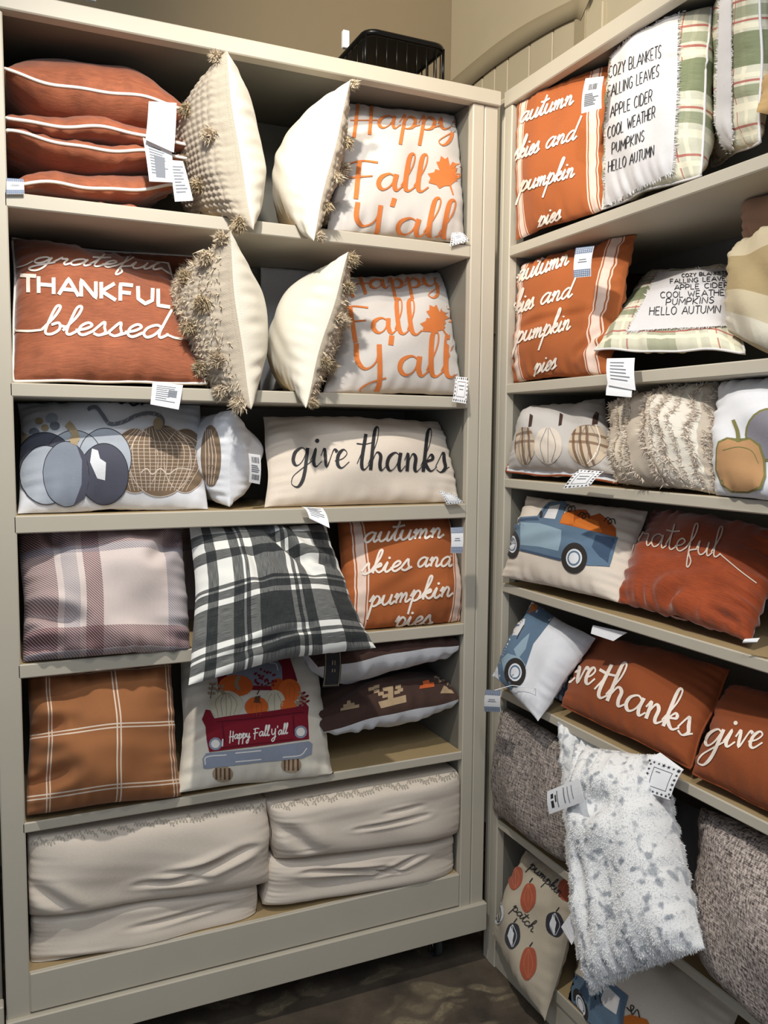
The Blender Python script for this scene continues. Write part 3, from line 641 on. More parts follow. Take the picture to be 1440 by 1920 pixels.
card(c, [(286, 716, .0), (343, 722, .0), (335, 768, -.04), (282, 758, -.04)], marks=text_marks(n=8)+[(.55, .3, .85, .6, 1)])

# ------------------------------------------------------------------ third row
c = pillow('p', [(34, 756, .25), (376, 752, .22), (390, 956, .01), (32, 962, .01)], .085, .06, [M_white_f], 'white pillow appliqued with a grey pumpkin and a brown pumpkin, third row', None, 2, n=64, pinch=.03, wr=.007)
def Q(x, y): return (x/2.769, 420+y/2.769)
def pumpkins(c):
    g1, g2, g3, g4 = [fabric(n_, srgb(*k), .18, nscale=5) for n_, k in (('slate_felt', (92, 96, 112)), ('mid_grey_watercolour', (140, 148, 162)), ('pale_grey_watercolour', (176, 184, 196)), ('charcoal_felt', (84, 86, 100)))]
    br = fabric('brown_burlap', srgb(128, 108, 88), .12); mats = [g1, g2, g3, g4, M_ink, fabric('tan_felt', srgb(178, 158, 126)), br, M_thread2, M_grey, M_white_f]
    a = Art(c); k = 2.769
    def E(x, y, rx, ry, m, l, ol=True, om=4):
        q = Q(x, y); a.ell(q[0], q[1], rx/k, ry/k, m, l, n=28)
        if ol: t = np.linspace(0, 2*math.pi, 29); a.line(np.stack([q[0]+rx/k*np.cos(t), q[1]+ry/k*np.sin(t)], -1), 1.3, om, l+.5)
    for x, rx in ((700, 120), (960, 110)): E(x, 1230, rx, 165, 6, 0, True, 7)
    E(830, 1230, 160, 185, 6, .5, True, 7)
    for t in np.linspace(-.95, .95, 15):
        a.line([Q(800+90*t, 1060), Q(830+205*t, 1140), Q(835+210*t, 1250), Q(820+150*t, 1385)], 1, 7, 1.2)
    for j in range(14):
        y = 1130+j*18; w = 195*math.sqrt(max(.05, 1-((y-1225)/185)**2)); a.line([Q(825-w, y), Q(825+w, y+5)], .8, 7, 1.3)
    a.line([Q(730, 1290), Q(760, 1270), Q(790, 1300), Q(830, 1270), Q(870, 1300), Q(920, 1270), Q(990, 1275)], 2, 7, 1.5)
    a.line([Q(815, 1075), Q(845, 1040), Q(830, 1000), Q(770, 985), Q(700, 1000), Q(640, 1030), Q(570, 1040), Q(530, 990), Q(500, 955), Q(465, 960), Q(470, 970)], 7, 8, 1.4); a.ell(*Q(820, 1040), 9, 12, 5, 1.6)
    for j in range(9): q = Q(560+34*j, 1035-6*j*(j > 2)); a.line([(q[0]-2, q[1]+3), (q[0]+2, q[1]-3)], 1.2, 7, 2)
    E(385, 1235, 150, 160, 2, 1.8); E(235, 1240, 145, 155, 3, 2); E(545, 1220, 135, 155, 2, 2); E(240, 1305, 130, 150, 2, 2.7); E(540, 1300, 125, 155, 3, 2.7); E(345, 1300, 118, 165, 1, 3.4)
    a.fill([Q(400, 1150), Q(450, 1210), Q(465, 1320), Q(440, 1420), Q(380, 1462), Q(425, 1350), Q(430, 1230)], 3, 4.2); a.fill([Q(480, 1170), Q(510, 1180), Q(520, 1220), Q(550, 1240), Q(545, 1330), Q(505, 1320), Q(470, 1240)], 9, 3.4)
    a.line([Q(385, 1150), Q(395, 1110), Q(375, 1070), Q(350, 1042)], 13, 5, 4.4); a.ell(*Q(388, 1125), 10, 7, 5, 4.6)
    for x, y, r_, m in ((270, 1010, 32, 2), (285, 1050, 26, 8), (180, 1085, 28, 8), (205, 1025, 20, 5), (120, 1120, 40, 5), (105, 1095, 24, 6), (235, 1060, 20, 5), (160, 1110, 22, 2)): a.ell(*Q(x, y), r_/k, r_/k*.85, m, .3)
    a.line([Q(200, 908), Q(215, 925), Q(235, 905)], 4, 4); a.line([Q(250, 912), Q(270, 925), Q(300, 905), Q(330, 925), Q(380, 908)], 4, 4); a.line([Q(530, 915), Q(560, 928), Q(600, 915), Q(630, 935), Q(660, 915), Q(690, 945), Q(740, 925), Q(735, 945)], 4, 4)
    a.build('applique', mats, c.root, c.base, maxe=5, step=.0008)
    return br
M_burlap = pumpkins(c)
c = pillow('p', sum([[aty(440, 768, .02)+np.array([-.02, .38, -.01]), aty(440, 768, .02), aty(430, 950, .02), aty(430, 950, .02)+np.array([-.02, .38, 0])]], []), .08, .13, [M_white_f], 'white pillow set edge on with brown pumpkin applique, beside the grey pumpkin pillow', None, 2, raw=True, hint=(-1, -.3, 0), wr=.009, pinch=.04)
a = Art(c); a.ell(396, 855, 19, 58, 0, 0)
for t in (-.6, -.2, .2, .6): a.line([(392+8*t, 805), (396+16*t, 855), (394+10*t, 908)], 1.2, 1)
a.build('applique', [M_burlap, M_thread2], c.root, c.base)
card(c, [(466, 850, -.03), (488, 853, -.01), (487, 908, -.01), (467, 904, -.03)], marks=bar_marks(.2, .1, .85, .3)+bar_marks(.2, .7, .85, .88)+text_marks(n=4, v0=.38, v1=.65), name='barcode_label')
c = pillow('p', [(492, 782, .2), (838, 790, .17), (866, 943, .02), (498, 953, .02)], .08, .06, [M_natural, M_natural], 'pale linen lumbar pillow reading give thanks in black script, third row', None, 2, n=60, pinch=.03)
a = Art(c); a.word('give', (546, 873), (652, 878), 34, 6.5, 0, thin=.22, slant=.12); a.word('thanks', (668, 880), (838, 886), 34, 6.5, 0, thin=.22, slant=.12)
a.build('printed_lettering', [M_ink], c.root, c.base)
card(c, [(822, 920, -.01), (846, 925, -.01), (870, 943, -.02), (838, 946, -.02)], marks=leaf_marks(0))
# ------------------------------------------------------------------ fourth row
MV = srgb(104, 44, 56); GB = srgb(88, 98, 124)
M_mv = plaid('mauve_twill_plaid', srgb(224, 210, 206), [(.09, .1, MV, .85), (.27, .045, GB, .55), (.4, .05, MV, .94), (.93, .08, GB, .75)], [(.92, .12, MV, .88), (.77, .03, GB, .75), (.12, .075, MV, .94), (.02, .02, GB, .7)], .5, 330)
pillow('p', [(200, 985, .38), (372, 975, .38), (372, 1180, .36), (200, 1200, .36)], .035, .03, [M_mv], 'mauve plaid pillow deep behind the pink and mauve plaid pillow', None, 3, n=30)
c = pillow('p', [(32, 992, .14), (342, 985, .12), (360, 1228, -.01), (44, 1244, -.01)], .12, .05, [M_mv], 'pink, mauve and grey twill plaid pillow, fourth row at the left', None, 3, n=64, wr=.012, pinch=.03, q=.42, creases=((-1, -.32, -.4, -.52, .045, .09), (.55, .35, 1, .9, .03, .08), (-.7, .98, -.55, .6, .03, .07), (-1, -.8, -.6, -.85, .02, .06)))
BK = srgb(26, 32, 36)
M_bw = plaid('black_white_buffalo_check', srgb(240, 240, 236), [(.1, .03, BK, .8), (.25, .03, BK, .8), (.305, .012, BK, .8), (.47, .1, BK, .8), (.61, .012, BK, .8), (.67, .03, BK, .8), (.9, .07, BK, .8)],
   [(.07, .03, BK, .8), (.13, .012, BK, .8), (.29, .11, BK, .8), (.46, .025, BK, .8), (.51, .012, BK, .8), (.73, .035, BK, .8), (.87, .035, BK, .8)], .5, var=.03)
c = pillow('p', [(356, 985, .1), (612, 980, .08), (704, 1214, -.17), (352, 1285, -.17)], .085, .05, [M_bw], 'black and white checked pillow leaning out over the fourth shelf edge', None, 3, hang=True, n=70, wr=.009, pinch=.07, creases=((.0, .9, .5, .1, .035, .08), (.45, .35, .95, .2, .025, .06), (-.7, -.85, .3, -.7, .015, .05), (-.3, .6, -.2, -.1, .015, .07)))
card(c, [(565, 950, -.02), (604, 952, -.02), (618, 990, -.1), (580, 972, -.06)], marks=text_marks(n=7), curl=.01)
def autumn(c, w1, w2, w3, w4, w5, w, xh, name='embroidery', slant=.25, up=(0, -1)):
    for t, (p0, p1), k in (('autumn', w1, 1), ('skies', w2, 1), ('and', w3, 1), ('pumpkin', w4, 1), ('pies', w5, .9)):
        a = Art(c).word(t, p0, p1, xh*k, w, 0, slant=slant, up=up); a.build('embroidered_word', [M_thread], c.root, c.base, off=.002)
c = pillow('p', [(632, 975, .14), (868, 966, .12), (869, 1170, .01), (640, 1186, .01)], .085, .05, [ORAUT], 'orange autumn skies and pumpkin pies pillow beside the black and white check', 'orange embroidered autumn skies pillows', 3, n=60, pinch=.02, wr=.006, q=.4)
autumn(c, ((680, 1018), (828, 1008)), ((676, 1078), (768, 1068)), ((780, 1063), (846, 1062)), ((690, 1138), (845, 1117)), ((738, 1174), (808, 1170)), 4, 18)
card(c, [(845, 989, -.09), (868, 988, -.09), (867, 1037, -.1), (845, 1037, -.1)], mats=[M_white, M_blueink, M_grey], marks=gingham_marks(), name='gingham_tag')
# ------------------------------------------------------------------ fifth row
LN = srgb(232, 214, 196); M_bp = plaid('tan_windowpane_cloth', srgb(158, 104, 66), [(.12, .004, LN, .93), (.14, .004, LN, .93), (.555, .005, LN, .93), (.58, .005, LN, .93), (.94, .004, LN, .93), (.965, .004, LN, .93)], [(.1, .005, LN, .93), (.125, .005, LN, .93), (.52, .005, LN, .93), (.545, .005, LN, .93), (.96, .005, LN, .93)], .3)
c = pillow('p', [(52, 1262, .13), (322, 1240, .11), (340, 1494, -.02), (48, 1530, -.02)], .12, .05, [M_bp], 'tan pillow with thin white windowpane lines, fifth row at the left', None, 4, n=64, wr=.01, pinch=.03, q=.42, creases=((-1, .12, -.5, .2, .04, .1), (-1, -.6, -.45, -.45, .035, .09), (-1, .75, -.4, .6, .02, .1)))
c = pillow('p', [(338, 1238, .2), (594, 1220, .2), (626, 1460, -.03), (334, 1486, -.03)], .095, .05, [M_cream], "cream pillow with a red pickup carrying pumpkins and HAPPY FALL Y'ALL tailgate", None, 4, n=64, wr=.009, pinch=.04, creases=((-1, -.25, -.7, -.15, .02, .07),))
def redtruck(c):
    k = 2.483; q = lambda x, y: (320+x/k, 940+y/k); a = Art(c)
    mats = [fabric('maroon_print', srgb(136, 28, 46), .06), fabric('grey_blue_print', srgb(150, 158, 176), .08), M_pipe, fabric('deep_maroon_print', srgb(98, 18, 34), .05), fabric('ivory_print', srgb(222, 214, 190), .05), fabric('bright_orange_print', srgb(228, 112, 50), .08), fabric('brown_print', srgb(104, 72, 52), .1), fabric('tan_print', srgb(170, 152, 128), .1), fabric('terracotta_print', srgb(206, 96, 42), .1)]
    MR, GR, WH, DM, IV, OR, BR, TA, TE = range(9); P = lambda pts: [q(*p) for p in pts]
    a.fill(P([(222, 880), (215, 780), (240, 740), (330, 708), (430, 692), (540, 698), (556, 735), (578, 800), (588, 835), (575, 880)]), MR, 0)
    a.fill(P([(262, 860), (262, 785), (300, 755), (420, 742), (500, 742), (518, 775), (520, 860)]), GR, 1); a.line(P([(275, 800), (280, 780), (310, 768), (350, 765)]), 2, WH, 2); a.line(P([(460, 755), (490, 760), (500, 790)]), 2, WH, 2)
    a.ell(*q(303, 860), 32, 20, OR, 2); a.line(P([(318, 815), (305, 850), (318, 880)]), 7, TA, 3); a.ell(*q(552, 882), 21, 22, OR, 2); a.ell(*q(500, 860), 14, 14, TE, 1.5)
    for j in range(34): r = rnd.random()**.5*56; t = rnd.random()*6.28; a.ell(*q(435+r*math.cos(t), 825+r*.85*math.sin(t)), 2.2, 2.2, MR, 3, n=8)
    a.line(P([(400, 900), (420, 870), (470, 845)]), 2, BR, 3)
    a.ell(*q(258, 948), 31, 26, IV, 3); a.ell(*q(482, 938), 20, 24, IV, 3); a.ell(*q(545, 955), 15, 13, OR, 3.2); a.ell(*q(398, 958), 22, 19, OR, 4)
    for x0_, n_ in ((258, 5), (482, 3)): 
        for j in range(n_): t = (j/(n_-1)-.5)*2; w_ = 60 if x0_ < 300 else 38; a.line(P([(x0_+12*t, 895), (x0_+w_*t*.8, 935), (x0_+w_*t*.6, 1000)]), 1, TA, 4)
    for t in (-.7, 0, .7): a.line(P([(398+8*t, 925), (398+35*t, 955), (398+22*t, 1000)]), 1, TE, 5); a.line(P([(552+6*t, 845), (552+35*t, 880), (552+20*t, 925)]), 1, TE, 3)
    a.fill(P([(385, 940), (390, 910), (415, 905), (412, 935), (425, 942)]), BR, 5.5); a.fill(P([(240, 905), (225, 880), (240, 875), (262, 900)]), TA, 5)
    for (x, y, dx, dy) in ((185, 920, 12, -70), (205, 920, 30, -60), (585, 960, 40, -55), (590, 960, 20, -70), (575, 960, 55, -30)):
        a.line(P([(x, y), (x+dx, y+dy)]), 1.3, BR, 2)
        for j in range(3): t = .35+.3*j; a.ell(*q(x+dx*t-9, y+dy*t), 4, 2.4, TA, 2.4, rot=.5, n=8); a.ell(*q(x+dx*t+9, y+dy*t), 4, 2.4, TA if x < 500 else MR, 2.4, rot=-.5, n=8)
    a.fill(P([(146, 1012), (165, 972), (185, 975), (205, 1010), (400, 985), (610, 955), (625, 940), (640, 960), (636, 1000), (642, 1108), (400, 1140), (180, 1166), (168, 1110), (165, 1050)]), MR, 5)
    a.line(P([(240, 1035), (250, 1120)]), 3, DM, 6); a.line(P([(568, 1000), (572, 1090)]), 3, DM, 6); a.line(P([(215, 1030), (615, 985)]), 2, DM, 6); a.line(P([(240, 1148), (570, 1108)]), 2, DM, 6)
    for x, y in ((208, 1128), (602, 1075)): a.ell(*q(x, y), 12, 12, GR, 6); a.ell(*q(x, y), 8, 8, WH, 7)
    a.line(P([(240, 1140), (242, 1105)]), 2.5, WH, 7)
    a.fill(P([(148, 1200), (165, 1172), (400, 1150), (640, 1118), (658, 1130), (655, 1175), (610, 1195), (400, 1215), (175, 1243), (152, 1240)]), GR, 5); a.line(P([(160, 1225), (168, 1190), (260, 1180)]), 2, WH, 6); a.line(P([(300, 1172), (420, 1160)]), 2, WH, 6); a.line(P([(520, 1190), (600, 1182), (632, 1150)]), 2, WH, 6); a.line(P([(300, 1212), (420, 1200)]), 2, WH, 6)
    for x, y in ((242, 1268), (560, 1225)):
        a.ell(*q(x, y), 19, 15, TA, 1)
        for j in range(4): a.line(P([(x-30+20*j, y-26), (x-30+20*j, y+26)]), 3.4, BR, 2)
    a.word("Happy", (429, 1386), (468, 1383), 8.5, 2.1, WH, 7, slant=.1); a.word('Fall', (474, 1381), (504, 1380), 8.5, 2.1, WH, 7, slant=.1); a.word("Y'all", (508, 1380), (538, 1376), 8.5, 2.1, WH, 7, slant=.1)
    a.build('printed_pickup', mats, c.root, c.base, maxe=8, step=.00035)
redtruck(c)
def folded(a, b, tu, td, label, bay=4):
    A, B = aty(a[0], a[1], .0), aty(b[0], b[1], .02)
    return pillow('p', sq_lying(A, B, .33, .03), tu, td, [M_brown, M_white_f], label, 'brown and white pillows lying at the right of the fifth row', bay, raw=True, hint=(0, 0, 1), q=.4, wr=.01, pinch=.02, n=60)
c1 = folded((596, 1250), (866, 1206), .05, .105, 'dark brown pillow with white underside, upper of the two lying flat')
card(c1, [(608, 1215, -.05), (639, 1217, -.05), (636, 1287, -.06), (604, 1289, -.06)], mats=[M_ink, M_top, M_grey], marks=[(.06, .04, .94, .05, 0), (.06, .95, .94, .96, 0), (.05, .04, .08, .96, 0), (.92, .04, .95, .96, 0), (.45, .3, .5, .6, 0), (.6, .3, .64, .6, 0)], curl=.01, label='black hang tag with a gold outline')
c2 = folded((606, 1370), (868, 1308), .06, .075, 'dark brown pillow with tan stitched tree motifs, lower of the two lying flat')
k = 2.483; q_ = lambda x, y: (320+x/k, 932+y/k)
M_mt = [fabric('tan_motif_yarn', srgb(176, 152, 122)), fabric('orange_motif_yarn', srgb(206, 100, 52))]
def steps(pts, m):  a.fill([q_(*p) for p in pts], m)
def motif(): return a.build('woven_motif', M_mt, c2.root, c2.base)
a = Art(c2)
steps([(965, 955), (1095, 922), (1098, 955), (978, 985)], 0); steps([(1010, 945), (1012, 905), (990, 905), (985, 890), (1035, 880), (1036, 938)], 0)
for x, y in ((920, 890), (945, 900), (965, 912), (985, 922), (1045, 880), (1055, 895), (1040, 905), (945, 880), (1225, 835), (1245, 850), (1265, 845), (1285, 865)): steps([(x, y), (x+26, y-6), (x+27, y+10), (x+1, y+16)], 0)
motif()['kind'] = 'stuff'; a = Art(c2)
steps([(790, 998), (792, 985), (805, 982), (803, 968), (820, 965), (822, 950), (836, 948), (840, 962), (855, 958), (858, 970), (878, 966), (878, 980)], 0)
motif(); a = Art(c2); steps([(1158, 895), (1160, 880), (1175, 877), (1172, 860), (1200, 852), (1205, 866), (1225, 864), (1228, 885)], 1); motif(); a = Art(c2); steps([(1255, 915), (1270, 880), (1325, 895), (1320, 915)], 0)
motif()
# ------------------------------------------------------------------ bottom row
GP = 'large cream cushions filling the bottom shelf'
def pouf(pts, y, tf, tb, lab, crs, emb=True):
    c = pillow('p', [(p[0], p[1], y) for p in pts], tf, tb, [M_natural], lab, GP, 5, p=5, q=.4, wr=.0015, n=66, pinch=.0, lump=.05, creases=crs, name='floor_cushion')
    return c
c = pouf([(60, 1712), (482, 1642), (480, 1728), (52, 1812)], .07, .05, .28, 'large cream cushion at bottom left, underneath the other', ((-.1, .1, .6, .35, .012, .08), (-.9, -.6, -.3, -.7, .01, .1)))
c = pouf([(50, 1560), (500, 1496), (503, 1648), (50, 1712)], .06, .07, .28, 'large cream cushion at bottom left, resting on top of another', ((.25, -.35, .75, .1, .03, .07), (-.1, -.45, .35, -.45, .02, .06), (-.95, -.1, -.7, -.8, .018, .07), (.1, -.25, .5, -.1, .016, .05)))
def stitches(c, y0, y1, x0_, x1_):
    a = Art(c)
    for j in range(70):
        t = j/69; x = x0_+(x1_-x0_)*t; y = y0+(y1-y0)*t+rnd.uniform(-3, 9); a.line([(x-3, y+2), (x, y-4), (x+4, y+3), (x+1, y)], 1.6, 0, 0)
    a.build('stitched_border', [fabric('grey_beige_thread', srgb(176, 168, 156), .2)], c.root, c.base)
stitches(c, 1578, 1512, 62, 490)
c = pouf([(500, 1608), (850, 1556), (846, 1636), (492, 1694)], .06, .06, .28, 'large cream cushion at bottom right, underneath the other', ((-.6, .5, .1, .2, .022, .08), (.1, -.1, .5, .5, .018, .06), (-.1, .2, .3, -.1, .014, .05)))
c = pouf([(500, 1500), (865, 1436), (862, 1558), (512, 1606)], .05, .08, .28, 'large cream cushion at bottom right, resting on top of another', ((-.2, -.1, .45, .0, .016, .05), (-.9, .3, -.7, -.6, .02, .08), (.1, .25, .4, .3, .01, .05)))
stitches(c, 1512, 1450, 515, 855)
# cream cushion sliver in the neighbouring unit
pillow('p', [np.array([-.5, .1, .62]), np.array([-.1, .1, .62]), np.array([-.1, .04, .36]), np.array([-.5, .04, .36])], .05, .05, [M_natural], 'cream cushion in the neighbouring unit at the far left edge', None, raw=True, n=24)

# ------------------------------------------------------------------ right unit, top row
def R(c, *a, **k): return pillow('p', c, *a, side='R', **k)
c = R([(968, 190, .012), (1150, 92, .1), (1140, 392, .01), (966, 450, -.005)], .055, .06, [ORAUT], 'orange autumn skies and pumpkin pies pillow with white price tag, top right row', 'orange embroidered autumn skies pillows', 0, n=60, pinch=.02, wr=.004)
autumn(c, ((974, 232), (1073, 196)), ((962, 303), (1010, 285)), ((1022, 280), (1078, 262)), ((974, 360), (1075, 332)), ((1008, 425), (1050, 411)), 3.3, 18, slant=.35, up=(.1, -1))
card(c, [(1098, 147, -.06), (1132, 143, -.06), (1128, 203, -.07), (1090, 213, -.07)], 'R', marks=bar_marks(.3, .2, .75, .38)+text_marks(n=7, v0=.48, v1=.85, mi=1))
GN = srgb(118, 128, 92); RD = srgb(176, 84, 76); WC = srgb(238, 232, 208)
M_green = plaid('green_red_plaid', srgb(214, 212, 192), [(.1, .03, GN, .6), (.2, .012, WC, .93), (.25, .006, RD, .7), (.5, .1, GN, .5), (.75, .012, WC, .93), (.85, .03, WC, .9), (.87, .005, RD, .7), (.94, .012, WC, .93)],
  [(.06, .012, WC, .93), (.1, .006, RD, .8), (.2, .02, WC, .93), (.28, .03, GN, .7), (.33, .006, RD, .8), (.36, .012, WC, .93), (.5, .09, GN, .85), (.62, .014, WC, .93), (.65, .006, RD, .8), (.7, .03, GN, .6), (.76, .006, RD, .8), (.86, .012, WC, .93), (.9, .006, RD, .8)], .35)
M_panelw = fabric('white_canvas_panel', srgb(228, 226, 228), .04)
def frayed(c, quad, lines, w, fringe=True, caps=True):
    a = Art(c); a.fill(quad, 0, 0); a.build('text_panel', [M_panelw], c.root, c.base, off=.003)
    a = Art(c)
    for t, p0, p1, h, sl in lines: a.word(t, p0, p1, h, w, 0, 0, caps=True, slant=sl)
    if lines: a.build('printed_lettering', [M_ink], c.root, c.base, off=.0045)
    Q4 = np.array(quad, float); pts = []; out = []
    for i in range(len(Q4)):
        p, q = Q4[i], Q4[(i+1) % len(Q4)]; L_ = np.linalg.norm(q-p); n = int(L_/1.4); d = (q-p)/L_; o = np.array([d[1], -d[0]])
        for t in np.linspace(0, 1, n): pts.append(p+(q-p)*t); out.append(p+(q-p)*t+o*4)
    u, v = c.inv(np.array(pts)); u2, v2 = c.inv(np.array(out)); P = c.f(u, v); D = c.f(u2, v2)-P; l = np.linalg.norm(D, axis=1); ok = (l > 1e-4) & (l < .03)
    N = c.normal(u, v); P, D, N, l = P[ok], D[ok], N[ok], l[ok]
    V, F = strands(P+N*.003, D/l[:, None]+N*.25, .009, .0022); o = mesh('frayed_edge', V, F, [M_panelw], c.root, c.base, None, False); o['kind'] = 'stuff'
c = R([(1148, 62, .1), (1334, -40, .1), (1312, 328, .0), (1128, 392, .0)], .08, .11, [M_green], 'green plaid pillow with white COZY BLANKETS text panel, upright in the top right row', 'green plaid pillows with a lettered white panel', 0, n=60, pinch=.02, piping=(M_panelw, .003), wr=.007, creases=((.3, .22, .95, .15, .012, .05),))
frayed(c, [(1150, 95), (1210, 52), (1272, 14), (1270, 170), (1262, 322), (1200, 350), (1136, 386), (1138, 240)], [('COZY BLANKETS', (1144, 148), (1242, 108), 22, .1), ('FALLING LEAVES', (1142, 184), (1238, 144), 21, .1), ('APPLE CIDER', (1147, 221), (1226, 190), 21, .1), ('COOL WEATHER', (1142, 260), (1232, 220), 21, .1), ('PUMPKINS', (1150, 289), (1211, 264), 20, .1), ('HELLO AUTUMN', (1143, 323), (1230, 292), 20, .1)], 1.4)
c = R([(1350, -60, .3), (1426, -90, .02), (1424, 268, -.01), (1338, 312, .25)], .07, .06, [M_green], 'green plaid pillow with a white panel at the top right corner, turned half away', 'green plaid pillows with a lettered white panel', 0, n=50, pinch=.02, piping=(M_panelw, .003))
frayed(c, [(1352, -5), (1374, -12), (1374, 200), (1375, 296), (1343, 305), (1345, 200)], [], 1.5)
R([(1428, 150, .04), (1620, 60, .06), (1620, 250, .0), (1420, 212, -.02)], .04, .04, [M_burlap2 := fabric('honey_burlap', srgb(204, 170, 118), .08)], 'honey burlap pillow corner at the right edge, top row', None, bay=0, n=30, wr=.003)
# ------------------------------------------------------------------ second row
c = R([(968, 500, .02), (1196, 432, .13), (1142, 703, .0), (963, 717, -.005)], .065, .05, [ORAUT], 'orange autumn skies and pumpkin pies pillow with gingham tag, second right row', 'orange embroidered autumn skies pillows', 1, n=64, pinch=.03, wr=.009, q=.45, creases=((-.9, -.22, .9, -.1, .008, .05), (.5, -.75, .95, -.35, .012, .05)))
autumn(c, ((966, 531), (1064, 497)), ((957, 592), (1000, 578)), ((1012, 572), (1070, 558)), ((966, 644), (1068, 618)), ((1000, 702), (1042, 690)), 3.3, 19, slant=.35, up=(.1, -1))
card(c, [(1080, 465, -.05), (1114, 461, -.05), (1108, 518, -.07), (1076, 521, -.07)], 'R', mats=[M_white, M_blueink, M_grey], marks=gingham_marks(), name='gingham_tag')
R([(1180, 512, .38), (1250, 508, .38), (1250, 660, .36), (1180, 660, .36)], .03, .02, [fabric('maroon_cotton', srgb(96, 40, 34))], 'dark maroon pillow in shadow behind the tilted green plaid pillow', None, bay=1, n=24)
c = R([(1215, 514, .33), (1378, 496, .33), (1396, 664, -.01), (1116, 660, -.02)], .07, .035, [M_green], 'green plaid pillow with white text panel, leaning back flat in the second right row', 'green plaid pillows with a lettered white panel', 1, n=60, pinch=.04, piping=(M_panelw, .003), wr=.004)
frayed(c, [(1236, 512), (1360, 504), (1376, 560), (1386, 612), (1280, 616), (1178, 622), (1206, 570)], [('COZY BLANKETS', (1280, 522), (1364, 517), 6, 0), ('FALLING LEAVES', (1258, 534), (1368, 528), 8, 0), ('APPLE CIDER', (1266, 546), (1366, 541), 9, 0), ('COOL WEATHER', (1240, 561), (1370, 556), 11, 0), ('PUMPKINS', (1250, 575), (1340, 571), 12, .1), ('HELLO AUTUMN', (1219, 593), (1352, 590), 15, .1)], 1.4)
card(c, [(1138, 672, -.03), (1190, 671, -.03), (1192, 732, -.05), (1140, 722, -.05)], 'R', marks=text_marks(n=6, mi=1)); card(c, [(1140, 716, -.04), (1188, 722, -.04), (1184, 745, -.05), (1136, 741, -.05)], 'R', curl=.002)
M_burl = plaid('striped_burlap', srgb(206, 192, 162), [], [(.55, .18, srgb(160, 136, 88), .7), (.1, .08, srgb(228, 222, 206), .8)], .6)
R([(1384, 458, .1), (1560, 400, .1), (1560, 720, .0), (1368, 625, .0)], .09, .05, [M_burl], 'plump tan and cream striped burlap pillow at the right edge, second row', None, bay=1, pinch=-.02, q=.42)
M_pink = fabric('blush_linen', srgb(170, 134, 112), .08)
R([(1398, 348, .18), (1560, 290, .18), (1560, 430, .12), (1392, 450, .12)], .05, .04, [M_pink], 'blush brown pillow squeezed above the striped burlap pillow', None, bay=1, n=30, q=.42)
# ------------------------------------------------------------------ third row
R([(980, 830, .03), (1140, 800, .2), (1158, 905, .01), (944, 884, -.022)], .02, .03, [M_white_f], 'white pillow lying underneath the three pumpkin pillow', None, bay=2, n=30, piping=(M_rustp, .003))
c = R([(980, 768, .035), (1135, 748, .15), (1160, 892, .01), (950, 880, -.02)], .075, .05, [M_ltgrey], 'pale pillow with a row of three applique pumpkins, plaid and plain, third right row', None, bay=2, n=56, pinch=.03, wr=.006)
k = 2.769; q_ = lambda x, y: (920+x/k, 400+y/k); a = Art(c)
M_pl = plaid('brown_pumpkin_plaid', srgb(204, 186, 164), [(x, .012, srgb(110, 78, 52), .8) for x in (.06, .14, .24, .31, .62, .68, .74, .8, .86)], [(y, .02, srgb(110, 78, 52), .7) for y in (.3, .42, .55, .7)], .3)
for (x, y, rx, ry, m) in ((178, 1205, 52, 98, 0), (300, 1205, 72, 95, 1), (508, 1205, 104, 108, 0)):
    a.ell(*q_(x, y), rx/k, ry/k, m, 0, n=24, jag=.02)
    for t in (-.5, 0, .5): a.line([q_(x+.2*t*rx, y-ry*.95), q_(x+t*rx*1.1, y), q_(x+.5*t*rx, y+ry*.9)], 1, 3, 1)
for x, y, s in ((205, 1080, 8), (360, 1075, 8), (540, 1070, 14)): a.fill([q_(x-s, y+30), q_(x+s, y+25), q_(x+s+8, y-28), q_(x+s-8, y-38), q_(x-s+5, y-15)], 2, .5)
a.line([q_(545, 1100), q_(568, 1180), q_(540, 1260), q_(505, 1300)], 2, 4, 1.5)
a.build('pumpkin_applique', [M_pl, M_natural, M_brown, M_grey, M_thread], c.root, c.base)
card(c, [(1086, 880, -.05), (1132, 884, -.05), (1106, 912, -.07), (1056, 916, -.07)], 'R', marks=leaf_marks(0)+[(.3, .35, .7, .4, 1), (.3, .5, .65, .55, 1)])
# fringed stripes
M_fr = plaid('oatmeal_panels', srgb(196, 184, 168), [(.26, .11, srgb(216, 206, 188), .9), (.78, .16, srgb(228, 222, 210), .9)], [], .35)
c = R([(1150, 758, .1), (1348, 714, .08), (1352, 926, -.01), (1158, 906, -.01)], .1, .05, [M_fr], 'oatmeal and cream pillow with rows of frayed fringe, third right row', None, bay=2, n=60, pinch=.02, q=.45)
r = np.random.RandomState(8)
for uc, n, ln in ((-.95, 260, .012), (-.62, 500, .013), (-.42, 380, .012), (-.26, 520, .014), (.16, 520, .016), (.3, 260, .012), (.46, 520, .016), (.62, 300, .012), (.8, 520, .016), (.96, 420, .014)):
    v = r.uniform(-.97, .97, n); u = np.clip(uc+.025*np.sin(v*9+uc*7)+r.randn(n)*.012, -.99, .99); P = c.f(u, v); N = c.normal(u, v); e = c.f(np.clip(u+.01, -1, 1), v)-c.f(u-.01, v); e /= np.linalg.norm(e, axis=1)[:, None]
    V, F = strands(P, N*.7+e*r.choice([-1, 1], n)[:, None]*.7+r.randn(n, 3)*.25, r.uniform(.6, 1, n)*ln, .0026, droop=.2); o = mesh('fringe', V, F, [M_natural], c.root, c.base, None, False); o['kind'] = 'stuff'
